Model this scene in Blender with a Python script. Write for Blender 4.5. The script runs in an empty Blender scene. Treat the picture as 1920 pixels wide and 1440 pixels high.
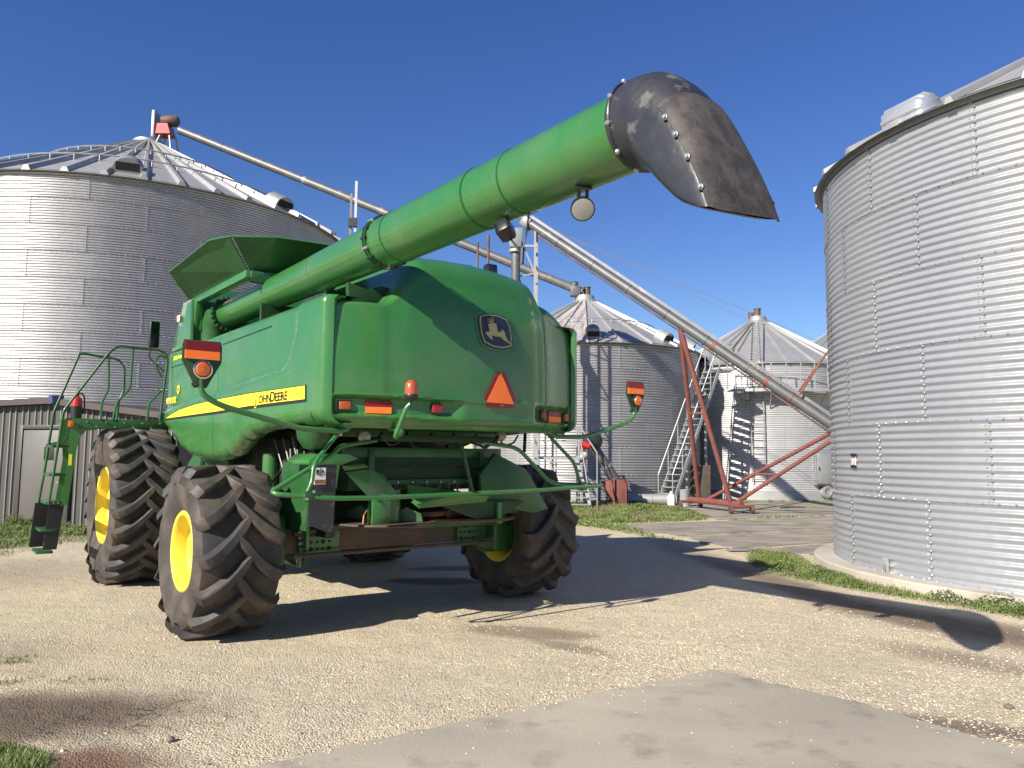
import bpy, bmesh, math, random
import numpy as np
from mathutils import Vector, Matrix
R_ = math.radians
random.seed(7); rng = np.random.default_rng(7)
S = bpy.context.scene
col = S.collection

# ------------------------------------------------------------------ camera
cd = bpy.data.cameras.new('camera'); cam = bpy.data.objects.new('camera', cd); col.objects.link(cam)
cd.sensor_width = 36; cd.lens = 36*1443/1920; cd.clip_start = .05; cd.clip_end = 2000
cam.matrix_world = Matrix.Translation((0, 0, 1.7)) @ Matrix.Rotation(math.pi/2+R_(5.3), 4, 'X') @ Matrix.Rotation(R_(.46), 4, 'Z')
S.camera = cam
# ------------------------------------------------------------------ light
SUN_EL, SUN_DIR = R_(31.0), Vector((-.676, -.737))
w = bpy.data.worlds.new('World'); S.world = w; w.use_nodes = True
nt = w.node_tree; bgn = nt.nodes['Background']
sky = nt.nodes.new('ShaderNodeTexSky'); sky.sky_type = 'NISHITA'; sky.sun_disc = False
sky.sun_elevation = SUN_EL; sky.sun_rotation = math.atan2(SUN_DIR.x, SUN_DIR.y) % (2*math.pi)
sky.air_density = 1.1; sky.dust_density = .15; sky.ozone_density = 4.5
hs = nt.nodes.new('ShaderNodeHueSaturation'); hs.inputs['Saturation'].default_value = 1.20; hs.inputs['Hue'].default_value = .519; hs.inputs['Value'].default_value = 1.0
nt.links.new(sky.outputs[0], hs.inputs['Color']); nt.links.new(hs.outputs[0], bgn.inputs[0]); bgn.inputs[1].default_value = .070
sl = bpy.data.lights.new('sun', 'SUN'); sl.energy = 5.0; sl.angle = R_(.5); sl.color = (1, .925, .82)
so = bpy.data.objects.new('sun', sl); col.objects.link(so)
so.rotation_euler = Vector((-SUN_DIR.x*math.cos(SUN_EL), -SUN_DIR.y*math.cos(SUN_EL), -math.sin(SUN_EL))).to_track_quat('-Z', 'Y').to_euler()
S.view_settings.view_transform = 'Standard'; S.view_settings.look = 'None'
S.view_settings.exposure = 0.85; S.view_settings.gamma = 1; S.view_settings.use_curve_mapping = False

# ------------------------------------------------------------------ materials
def mat(name, c, rough=.5, metal=0., coat=0., var=.0, vs=4., c2=None, mixs=3., mixlo=.5, mixhi=.7, bump=0., bs=60., spec=.5, objvar=0., stretch=None, noise_r=0., streak=None, emit=None, trans=0.):
    m = bpy.data.materials.new(name); m.use_nodes = True; n = m.node_tree; L = n.links.new
    b = n.nodes['Principled BSDF']; b.inputs['Roughness'].default_value = rough; b.inputs['Metallic'].default_value = metal
    b.inputs['Coat Weight'].default_value = coat; b.inputs['Coat Roughness'].default_value = .08
    b.inputs['Specular IOR Level'].default_value = spec
    if trans: b.inputs['Transmission Weight'].default_value = trans
    tc = n.nodes.new('ShaderNodeTexCoord'); src = tc.outputs['Object']
    if stretch:
        mp = n.nodes.new('ShaderNodeMapping'); mp.inputs['Scale'].default_value = stretch; L(src, mp.inputs[0]); src2 = mp.outputs[0]
    else: src2 = src
    def noise(scale, detail=4, s=None, rgh=.6):
        t = n.nodes.new('ShaderNodeTexNoise'); t.inputs['Scale'].default_value = scale; t.inputs['Detail'].default_value = detail
        t.inputs['Roughness'].default_value = rgh; L(s or src2, t.inputs['Vector']); return t.outputs['Fac']
    def mr(s, a, b_, lo, hi):
        t = n.nodes.new('ShaderNodeMapRange'); t.inputs[1].default_value = a; t.inputs[2].default_value = b_
        t.inputs[3].default_value = lo; t.inputs[4].default_value = hi; L(s, t.inputs[0]); return t.outputs[0]
    rgb = n.nodes.new('ShaderNodeRGB'); rgb.outputs[0].default_value = (*c, 1); out = rgb.outputs[0]
    def mix(f, a, b_):
        t = n.nodes.new('ShaderNodeMix'); t.data_type = 'RGBA'; L(f, t.inputs[0]); L(a, t.inputs[6])
        if isinstance(b_, tuple): t.inputs[7].default_value = (*b_, 1)
        else: L(b_, t.inputs[7])
        return t.outputs[2]
    def scale_col(a, f):
        t = n.nodes.new('ShaderNodeVectorMath'); t.operation = 'SCALE'; L(a, t.inputs[0]); L(f, t.inputs['Scale']); return t.outputs[0]
    if c2: out = mix(mr(noise(mixs, 6), mixlo, mixhi, 0, 1), out, c2)
    if streak:
        ms = n.nodes.new('ShaderNodeMapping'); ms.inputs['Scale'].default_value = streak[1]; L(src, ms.inputs[0])
        out = mix(mr(noise(streak[2], 5, ms.outputs[0]), streak[3], streak[4], 0, streak[5]), out, streak[0])
    if var: out = scale_col(out, mr(noise(vs, 8), .25, .75, 1-var, 1+var))
    if objvar:
        oi = n.nodes.new('ShaderNodeObjectInfo'); out = scale_col(out, mr(oi.outputs['Random'], 0, 1, 1-objvar, 1+objvar))
    L(out, b.inputs['Base Color'])
    if noise_r: L(mr(noise(9, 5), .3, .7, rough-noise_r, rough+noise_r), b.inputs['Roughness'])
    if bump:
        bn = n.nodes.new('ShaderNodeBump'); bn.inputs['Strength'].default_value = 1; bn.inputs['Distance'].default_value = bump
        L(noise(bs, 6, src), bn.inputs['Height']); L(bn.outputs[0], b.inputs['Normal'])
    return m

M_ = {}
def MM(k, *a, **kw): M_[k] = mat(k, *a, **kw); return M_[k]
MM('green_paint', (.031, .150, .032), .30, coat=.5, var=.07, vs=1.3, c2=(.075, .165, .06), mixs=1.6, mixlo=.45, mixhi=.85, streak=((.17, .175, .10), (2.2, 2.2, 1.1), 2.2, .50, .80, .14), noise_r=.06, bump=.0006, bs=5)
MM('green_steel', (.019, .088, .023), .42, coat=.1, var=.2, vs=5, c2=(.09, .10, .06), mixs=4, mixlo=.60, mixhi=.8, noise_r=.1)  # darkened so underbody parts and tank extensions look shaded
MM('dark_green', (.009, .045, .013), .6, var=.3, vs=4, c2=(.05, .045, .03), mixs=3, mixlo=.55, mixhi=.75)  # darkest green; on deep parts like the chopper it paints in the shade
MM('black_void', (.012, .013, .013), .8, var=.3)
MM('yellow_rim', (.80, .63, .06), .38, coat=.25, var=.08, vs=4, c2=(.45, .33, .12), mixs=7, mixlo=.62, mixhi=.85)
MM('rubber', (.032, .031, .031), .62, var=.25, vs=8, c2=(.085, .065, .047), mixs=3.2, mixlo=.44, mixhi=.66, bump=.002, bs=70, noise_r=.1)
MM('rubber_dusty', (.040, .035, .031), .72, var=.3, vs=6, c2=(.085, .067, .050), mixs=2.6, mixlo=.42, mixhi=.62, bump=.003, bs=50)
MM('black_rubber', (.028, .029, .034), .42, var=.15, vs=5, c2=(.11, .105, .10), mixs=5.5, mixlo=.60, mixhi=.66, bump=.0025, bs=30, noise_r=.12)
MM('worn_rubber', (.070, .060, .055), .75, var=.35, vs=14, c2=(.035, .032, .032), mixs=8, mixlo=.45, mixhi=.6, bump=.003, bs=50)
MM('black_plastic', (.015, .015, .017), .4, var=.2)
MM('amber', (.62, .13, .01), .22, coat=.6, var=.1, vs=60, spec=.6)
MM('amber_dull', (.33, .07, .02), .3, coat=.4, var=.15, vs=40)
MM('red_lens', (.28, .008, .015), .2, coat=.6, var=.15, vs=60)
MM('orange_reflective', (1.0, .20, .03), .5, var=.04, vs=50)
MM('dark_red_reflective', (.20, .006, .014), .4, var=.1, vs=50)
MM('decal_yellow', (.90, .74, .03), .45, var=.03)
MM('decal_black', (.012, .012, .012), .45)
MM('gold', (.50, .42, .17), .35, metal=.4)
MM('badge_black', (.012, .014, .022), .35, coat=.5)
MM('white_plastic', (.75, .75, .72), .35)
MM('lens_clear', (.30, .29, .27), .15, coat=.8, var=.1, vs=40)
MM('chrome', (.75, .76, .78), .12, metal=1)
MM('zinc', (.42, .42, .42), .35, metal=.7)
MM('glass_dark', (.01, .014, .018), .05, coat=1)
MM('mirror', (.75, .8, .85), .03, metal=1)
MM('rust_steel', (.15, .072, .042), .65, var=.3, vs=6, c2=(.05, .042, .036), mixs=3, mixlo=.42, mixhi=.6, bump=.002, bs=30)
MM('rust_bright', (.30, .125, .06), .6, metal=.2, var=.25, vs=9)
MM('old_grey_steel', (.085, .072, .06), .6, metal=.2, var=.3, vs=4, c2=(.13, .075, .05), mixs=3, mixlo=.5, mixhi=.65)
MM('galv_near', (.49, .505, .52), .34, metal=.60, var=.06, vs=2.2, objvar=.02, c2=(.44, .455, .47), mixs=1.1, mixlo=.4, mixhi=.65, streak=((.50, .48, .45), (7, 7, .35), 3, .56, .8, .35), noise_r=.05)
MM('galv_left', (.41, .41, .415), .41, metal=.75, var=.05, vs=1.1, objvar=.025, c2=(.37, .37, .38), mixs=.7, mixlo=.4, mixhi=.65, streak=((.36, .35, .33), (4, 4, .2), 2, .55, .8, .4), noise_r=.05)
MM('galv_far', (.55, .55, .54), .42, metal=.5, var=.08, vs=1.3, objvar=.06, c2=(.46, .46, .46), mixs=.8, mixlo=.4, mixhi=.65, streak=((.36, .32, .27), (5, 5, .25), 2, .58, .8, .5))
MM('galv_mid', (.36, .36, .36), .42, metal=.6, var=.08, vs=1.3, objvar=.06, c2=(.30, .30, .30), mixs=.8, mixlo=.4, mixhi=.65, streak=((.28, .25, .22), (5, 5, .25), 2, .58, .8, .5))
MM('galv_roof', (.38, .38, .37), .5, metal=.5, var=.10, vs=1.5, objvar=.05, c2=(.36, .36, .35), mixs=1.0, mixlo=.45, mixhi=.7)
MM('galv_roof_rust', (.50, .50, .49), .5, metal=.4, var=.1, objvar=.04, c2=(.34, .18, .10), mixs=1.5, mixlo=.48, mixhi=.66, stretch=(.3, 3., 1))
MM('galv_dark', (.30, .31, .31), .5, metal=.5, var=.1)
MM('galv_pipe', (.135, .137, .138), .5, metal=.4, var=.14, vs=2.5, c2=(.32, .26, .22), mixs=2.2, mixlo=.56, mixhi=.75)
MM('galv_light', (.34, .345, .34), .5, metal=.35, var=.12)
MM('red_oxide', (.19, .062, .05), .55, var=.2, vs=4, c2=(.15, .07, .055), mixs=3, mixlo=.5, mixhi=.7)
MM('red_paint', (.45, .02, .02), .35, coat=.4)
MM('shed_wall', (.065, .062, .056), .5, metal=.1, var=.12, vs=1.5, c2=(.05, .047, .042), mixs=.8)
MM('shed_rib_sunlit', (.21, .20, .18), .4, var=.08)  # wall paint made paler: the sun's glint on the ribs is in the colour
MM('shed_door', (.115, .108, .098), .5, var=.07, vs=2)
MM('shed_trim', (.058, .042, .038), .5, var=.1)
MM('blue_plastic', (.06, .09, .22), .5, var=.2, vs=20)
MM('silo_concrete', (.42, .38, .32), .85, var=.18, vs=5, c2=(.30, .27, .21), mixs=2.5, bump=.004, bs=25)
MM('concrete', (.46, .41, .31), .85, var=.22, vs=1.6, c2=(.35, .31, .24), mixs=.8, mixlo=.42, mixhi=.62, bump=.0035, bs=60, streak=((.24, .205, .155), (1, 1, 1), 3.1, .54, .70, .65))
MM('concrete_old', (.31, .275, .215), .85, var=.25, vs=1.6, c2=(.18, .16, .13), mixs=.9, mixlo=.4, mixhi=.62, bump=.006, bs=30, stretch=(1, 2.2, 1))
MM('stone', (.56, .485, .35), .85, var=.38, vs=70)
MM('stone_dark', (.16, .13, .11), .8, var=.3, vs=9)
MM('grass_blade', (.12, .17, .045), .55, var=.45, vs=2.2, c2=(.21, .24, .085), mixs=5, mixlo=.46, mixhi=.68, spec=.3)
MM('grass_dry', (.20, .17, .09), .7, var=.4, vs=3)
MM('mesh_green', (.10, .30, .11), .5, var=.1)

# gravel ground: pale crushed stone, dirt and stains
def ground_mat():
    m = bpy.data.materials.new('gravel_ground'); m.use_nodes = True; n = m.node_tree; L = n.links.new; b = n.nodes['Principled BSDF']
    b.inputs['Roughness'].default_value = .92; b.inputs['Specular IOR Level'].default_value = .2
    tc = n.nodes.new('ShaderNodeTexCoord').outputs['Object']
    def noise(s, d=5, r=.6, dist=0):
        t = n.nodes.new('ShaderNodeTexNoise'); t.inputs['Scale'].default_value = s; t.inputs['Detail'].default_value = d; t.inputs['Roughness'].default_value = r
        t.inputs['Distortion'].default_value = dist; L(tc, t.inputs['Vector']); return t.outputs['Fac']
    def mr(s, a, b_, lo=0, hi=1):
        t = n.nodes.new('ShaderNodeMapRange'); t.interpolation_type = 'SMOOTHSTEP'
        for i, v in zip((1, 2, 3, 4), (a, b_, lo, hi)): t.inputs[i].default_value = v
        L(s, t.inputs[0]); return t.outputs[0]
    def mix(f, a, b_):
        t = n.nodes.new('ShaderNodeMix'); t.data_type = 'RGBA'
        L(f, t.inputs[0])
        for i, v in ((6, a), (7, b_)):
            if isinstance(v, tuple): t.inputs[i].default_value = (*v, 1)
            else: L(v, t.inputs[i])
        return t.outputs[2]
    def mul(a, b_):
        t = n.nodes.new('ShaderNodeMath'); t.operation = 'MULTIPLY'; L(a, t.inputs[0]); L(b_, t.inputs[1]); return t.outputs[0]
    def blob(x, y, rx, ry, rot, soft=.5, wob=.35, ns=2.5):
        mp = n.nodes.new('ShaderNodeMapping'); mp.vector_type = 'TEXTURE'
        mp.inputs['Location'].default_value = (x, y, 0); mp.inputs['Rotation'].default_value = (0, 0, R_(rot)); mp.inputs['Scale'].default_value = (rx, ry, 1)
        L(tc, mp.inputs[0]); ln = n.nodes.new('ShaderNodeVectorMath'); ln.operation = 'LENGTH'; L(mp.outputs[0], ln.inputs[0])
        ad = n.nodes.new('ShaderNodeMath'); ad.operation = 'MULTIPLY_ADD'; L(noise(ns, 6, .65), ad.inputs[0]); ad.inputs[1].default_value = wob*2; L(ln.outputs['Value'], ad.inputs[2])
        return mr(ad.outputs[0], 1+wob-soft, 1+wob+soft*.4, 1, 0)
    vo = n.nodes.new('ShaderNodeTexVoronoi'); vo.inputs['Scale'].default_value = 75; L(tc, vo.inputs['Vector'])
    vo2 = n.nodes.new('ShaderNodeTexVoronoi'); vo2.inputs['Scale'].default_value = 34; L(tc, vo2.inputs['Vector'])
    peb = n.nodes.new('ShaderNodeSeparateColor'); L(vo.outputs['Color'], peb.inputs[0])
    base = mix(mr(noise(.45, 4), .35, .65), (.68, .585, .395), (.55, .465, .31))
    base = mix(mr(noise(2.2, 6, .7), .42, .62), base, (.58, .50, .355))
    base = mix(mr(peb.outputs[0], .55, 1, 0, .55), base, (.70, .62, .50))
    base = mix(mr(peb.outputs[1], .72, 1, 0, .65), base, (.24, .19, .14))
    base = mix(mr(noise(9, 7, .8), .60, .74, 0, .55), base, (.30, .245, .18))
    base = mix(mr(noise(48, 4, .7), .60, .70, 0, .7), base, (.22, .175, .125))
    # dirt lane that runs past the big right bin, bare mud in the near left corner, stains under the machine
    for (x, y, rx, ry, rot, c, k, soft) in (
        (3.75, 10.4, .42, 2.6, 10, (.20, .15, .105), .85, .7), (4.5, 8.2, .62, 1.7, 32, (.19, .14, .10), .9, .7), (5.4, 6.9, .75, 1.5, 38, (.20, .15, .105), .85, .8), (3.3, 13.2, .5, 3.0, 8, (.20, .16, .12), .6, .8), (3.9, 6.7, .35, .9, 40, (.25, .195, .14), .7, .8),
        (-3.3, 5.1, 1.4, .62, 8, (.15, .112, .083), .95, .55), (-2.3, 4.35, .5, .35, 0, (.17, .095, .06), .9, .7), (-4.6, 6.6, 1.1, .8, 0, (.27, .21, .16), .5, .8),
        (.2, 7.6, .75, .30, -15, (.24, .185, .13), .75, .5), (.55, 7.05, .5, .15, -38, (.25, .2, .145), .7, .5),
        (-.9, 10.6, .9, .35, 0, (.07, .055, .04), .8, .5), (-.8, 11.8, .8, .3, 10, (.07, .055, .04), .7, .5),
        (2.95, 5.05, .75, .20, -24, (.20, .16, .12), .9, .6), (-7.5, 10.8, 2.2, 1.8, 0, (.30, .235, .18), .5, .8),
        (-5.9, 16.5, 3.5, 2.2, 0, (.27, .22, .16), .6, .8), (2.2, 20.3, 3, 1.3, 20, (.36, .29, .21), .5, .8)):
        f = blob(x, y, rx, ry, rot, soft)
        t = n.nodes.new('ShaderNodeMath'); t.operation = 'MULTIPLY'; L(f, t.inputs[0]); t.inputs[1].default_value = k
        base = mix(t.outputs[0], base, c)
    # shrinkage cracks in the bare mud
    cv = n.nodes.new('ShaderNodeTexVoronoi'); cv.feature = 'DISTANCE_TO_EDGE'; cv.inputs['Scale'].default_value = 7
    wv = n.nodes.new('ShaderNodeVectorMath'); wv.operation = 'MULTIPLY_ADD'; nn = n.nodes.new('ShaderNodeTexNoise'); nn.inputs['Scale'].default_value = 9; L(tc, nn.inputs['Vector'])
    L(nn.outputs['Color'], wv.inputs[0]); wv.inputs[1].default_value = (.14, .14, 0); L(tc, wv.inputs[2]); L(wv.outputs[0], cv.inputs['Vector'])
    base = mix(mul(mul(mr(cv.outputs['Distance'], .0, .05, 1, 0), mr(noise(2.4, 3), .46, .6)), blob(-2.9, 5.15, 1.3, .6, 8, .5)), base, (.06, .045, .035))
    # ground beyond the yard: dull grass
    sx = n.nodes.new('ShaderNodeVectorMath'); sx.operation = 'LENGTH'; L(tc, sx.inputs[0])
    base = mix(mr(sx.outputs['Value'], 45, 60), base, (.11, .13, .05))
    L(base, b.inputs['Base Color'])
    b1 = n.nodes.new('ShaderNodeBump'); b1.inputs['Distance'].default_value = .016; L(vo.outputs['Distance'], b1.inputs['Height']); b1.invert = True
    b2 = n.nodes.new('ShaderNodeBump'); b2.inputs['Distance'].default_value = .009; b2.inputs['Strength'].default_value = .8; L(noise(70, 6, .75), b2.inputs['Height']); L(b1.outputs[0], b2.inputs['Normal'])
    b3 = n.nodes.new('ShaderNodeBump'); b3.inputs['Distance'].default_value = .10; b3.inputs['Strength'].default_value = .6; L(noise(2.6, 5), b3.inputs['Height']); L(b2.outputs[0], b3.inputs['Normal'])
    L(b3.outputs[0], b.inputs['Normal'])
    return m
M_['ground'] = ground_mat()

# ------------------------------------------------------------------ mesh helpers
V = Vector
class MB:
    def __init__(s): s.v = []; s.f = []
    def add(s, vs, fs, mtx=None):
        o = len(s.v)
        s.v += [tuple(mtx @ V(p)) for p in vs] if mtx else [tuple(p) for p in vs]
        s.f += [tuple(i+o for i in f) for f in fs]; return s
    def box(s, c, d, mtx=None, rot=None):
        x, y, z = (q/2 for q in d)
        vs = [V((a*x, b*y, e*z)) for a in (-1, 1) for b in (-1, 1) for e in (-1, 1)]
        if rot: m = Matrix.Rotation(R_(rot[1]), 3, rot[0]); vs = [m @ p for p in vs]
        vs = [p+V(c) for p in vs]
        return s.add(vs, [(0, 1, 3, 2), (4, 6, 7, 5), (0, 4, 5, 1), (2, 3, 7, 6), (0, 2, 6, 4), (1, 5, 7, 3)], mtx)
    def ring(s, pts_list, close=True, cap=True):
        n = len(pts_list[0]); o = len(s.v)
        for p in pts_list: s.v += [tuple(q) for q in p]
        m = len(pts_list)
        for i in range(m-1):
            for j in range(n if close else n-1):
                k = (j+1) % n; s.f.append((o+i*n+j, o+i*n+k, o+(i+1)*n+k, o+(i+1)*n+j))
        if cap: s.f.append(tuple(o+j for j in reversed(range(n)))); s.f.append(tuple(o+(m-1)*n+j for j in range(n)))
        return s
    def tube(s, path, r, n=8, cap=True, smooth=0):
        P = [V(p) for p in path]
        if smooth: P = fillet(P, smooth)
        rr = r if isinstance(r, (list, tuple)) else [r]*len(P)
        if len(rr) != len(P): rr = [rr[0]+(rr[-1]-rr[0])*i/(len(P)-1) for i in range(len(P))]
        rings = []; up = None
        for i, p in enumerate(P):
            t = (P[min(i+1, len(P)-1)]-P[max(i-1, 0)]).normalized()
            if up is None: a = V((0, 0, 1)) if abs(t.z) < .9 else V((1, 0, 0)); up = (a-t*a.dot(t)).normalized()
            else: up = (up-t*up.dot(t)).normalized()
            sd = t.cross(up); rings.append([p+rr[i]*(math.cos(2*math.pi*k/n)*up+math.sin(2*math.pi*k/n)*sd) for k in range(n)])
        return s.ring(rings, cap=cap)
    def prism(s, poly, d, axis='y', at=0., off=None):
        """polygon in two coordinates extruded along axis from at to at+d"""
        def P(a, b, t): return {'x': (t, a, b), 'y': (a, t, b), 'z': (a, b, t)}[axis]
        n = len(poly); vs = [P(a, b, at) for a, b in poly]+[P(a, b, at+d) for a, b in poly]
        return s.add(vs, [tuple(range(n)), tuple(range(2*n-1, n-1, -1))]+[(i, (i+1) % n+0, (i+1) % n+n, i+n) for i in range(n)])
    def lathe(s, prof, n=24, axis='z', c=(0, 0, 0), cap=False):
        rings = []
        for r, h in prof:
            ring = []
            for k in range(n):
                a = 2*math.pi*k/n; p = (r*math.cos(a), r*math.sin(a), h)
                if axis == 'x': p = (p[2], p[0], p[1])
                if axis == 'y': p = (p[0], p[2], p[1])
                ring.append(V(p)+V(c))
            rings.append(ring)
        return s.ring(rings, cap=cap)
    def mesh(s, name, m, smooth=False, bevel=0., bseg=2, ang=38):
        me = bpy.data.meshes.new(name); me.from_pydata(s.v, [], s.f); me.materials.append(M_[m])
        bm = bmesh.new(); bm.from_mesh(me)
        bmesh.ops.recalc_face_normals(bm, faces=bm.faces)
        if bevel:
            es = [e for e in bm.edges if len(e.link_faces) == 2 and e.calc_face_angle(0) > R_(35)]
            bmesh.ops.bevel(bm, geom=es, offset=bevel, segments=bseg, affect='EDGES', profile=.5, clamp_overlap=True)
        if smooth or bevel:
            for f in bm.faces: f.smooth = True
            for e in bm.edges:
                if len(e.link_faces) == 2 and e.calc_face_angle(0) > R_(ang): e.smooth = False
        bm.to_mesh(me); bm.free(); return me
    def build(s, name, m, parent=None, smooth=False, bevel=0., bseg=2, ang=38, kind=None, label=None):
        return link(name, s.mesh(name, m, smooth, bevel, bseg, ang), parent, kind, label)
def fillet(P, r, k=4):
    out = [P[0]]
    for i in range(1, len(P)-1):
        a, b, c = P[i-1], P[i], P[i+1]; d = min(r, (a-b).length*.45, (c-b).length*.45)
        p0 = b+(a-b).normalized()*d; p1 = b+(c-b).normalized()*d
        for j in range(k+1):
            t = j/k; out.append(p0*(1-t)**2+b*2*t*(1-t)+p1*t*t)
    out.append(P[-1]); return out
def link(name, me, parent=None, kind=None, label=None):
    o = bpy.data.objects.new(name, me); col.objects.link(o)
    if parent: o.parent = parent
    if kind: o['kind'] = kind
    if label: o['label'] = label
    return o
def thing(name, label, cat, loc=(0, 0, 0), rz=0., group=None):
    o = bpy.data.objects.new(name, None); col.objects.link(o); o.location = loc; o.rotation_euler = (0, 0, rz); o.empty_display_size = .3
    o['label'] = label; o['category'] = cat
    if group: o['group'] = group
    return o
def tag(o, label, cat, group=None):
    o['label'] = label; o['category'] = cat
    if group: o['group'] = group
    return o
def text_mesh(name, body, size, mtx, m, parent, extrude=.001, shear=0., sx=1., spacing=1., offset=0.):
    c = bpy.data.curves.new(name, 'FONT'); c.body = body; c.size = size; c.extrude = extrude; c.shear = shear; c.space_character = spacing; c.offset = offset
    c.resolution_u = 3
    t = bpy.data.objects.new(name, c); col.objects.link(t); bpy.context.view_layer.update()
    me = bpy.data.meshes.new_from_object(t.evaluated_get(bpy.context.evaluated_depsgraph_get()))
    bpy.data.objects.remove(t); me.transform(mtx @ Matrix.Diagonal((sx, 1, 1, 1))); me.materials.clear(); me.materials.append(M_[m]); me.name = name
    return link(name, me, parent)
def frame(o, x, y):   # matrix whose local x,y run along given vectors
    x = V(x).normalized(); z = x.cross(V(y)).normalized(); y = z.cross(x)
    m = Matrix((x, y, z)).transposed().to_4x4(); m.translation = V(o); return m
# ------------------------------------------------------------------ ground setting
g = MB()
xs = [-700, -200, -60, -25]+list(range(-20, 21, 2))+[25, 60, 200, 700]
for i in range(len(xs)-1):
    for j in range(len(xs)-1):
        o = len(g.v); g.v += [(xs[i], xs[j]+10, 0), (xs[i+1], xs[j]+10, 0), (xs[i+1], xs[j+1]+10, 0), (xs[i], xs[j+1]+10, 0)]; g.f.append((o, o+1, o+2, o+3))
g.build('ground', 'ground', kind='structure')
def rough_poly(poly, amp, step, seed):
    r = random.Random(seed); out = []
    for i in range(len(poly)):
        a, b = V(poly[i]), V(poly[(i+1) % len(poly)]); n = max(1, int((b-a).length/step))
        for k in range(n):
            p = a.lerp(b, k/n); out.append((p.x+(r.uniform(-amp, amp) if k else 0), p.y+(r.uniform(-amp, amp) if k else 0)))
    return out
SLAB_A=[(2.932, 19.284), (5.561, 20.609), (9.418, 22.794), (13.3, 24.8), (13.015, 20.179), (7.843, 19.001), (3.575, 16.693), (3.10, 17.3), (2.75, 18.4)]
SLAB_B=[(3.664, 16.38), (7.668, 18.58), (13.796, 20.1), (12.5, 17.9), (6.5, 15.692), (4.129, 14.558), (3.79, 15.315)]
SLAB_C=[(4.144, 14.238), (6.38, 15.404), (9.8, 17.0), (9.6, 15.5), (7.036, 14.9), (5.24, 13.70), (4.52, 13.9)]
SLAB_D=[(5.0, 27.0), (5.598, 21.119), (9.684, 23.433), (14.9, 26.2), (17.615, 31.998), (6.021, 33.131)]
for p, h in ((SLAB_A, .022), (SLAB_B, .030), (SLAB_C, .018), (SLAB_D, .012)):
    MB().prism(rough_poly(p, .03, .35, 3), h+.05, 'z', -.05).build('concrete_slab', 'concrete_old', kind='structure')
FS = [(1.62, 6.33), (-.19, 5.17), (-1.37, 4.36), (-7.5, .2), (-7, -6), (9, -6), (9.2, 1.6), (4.6, 3.9), (2.98, 4.72), (2.42, 5.56)]
MB().prism(rough_poly(FS, .022, .07, 5), .060, 'z', -.05).build('concrete_pad', 'concrete', kind='structure', bevel=.005)
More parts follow.
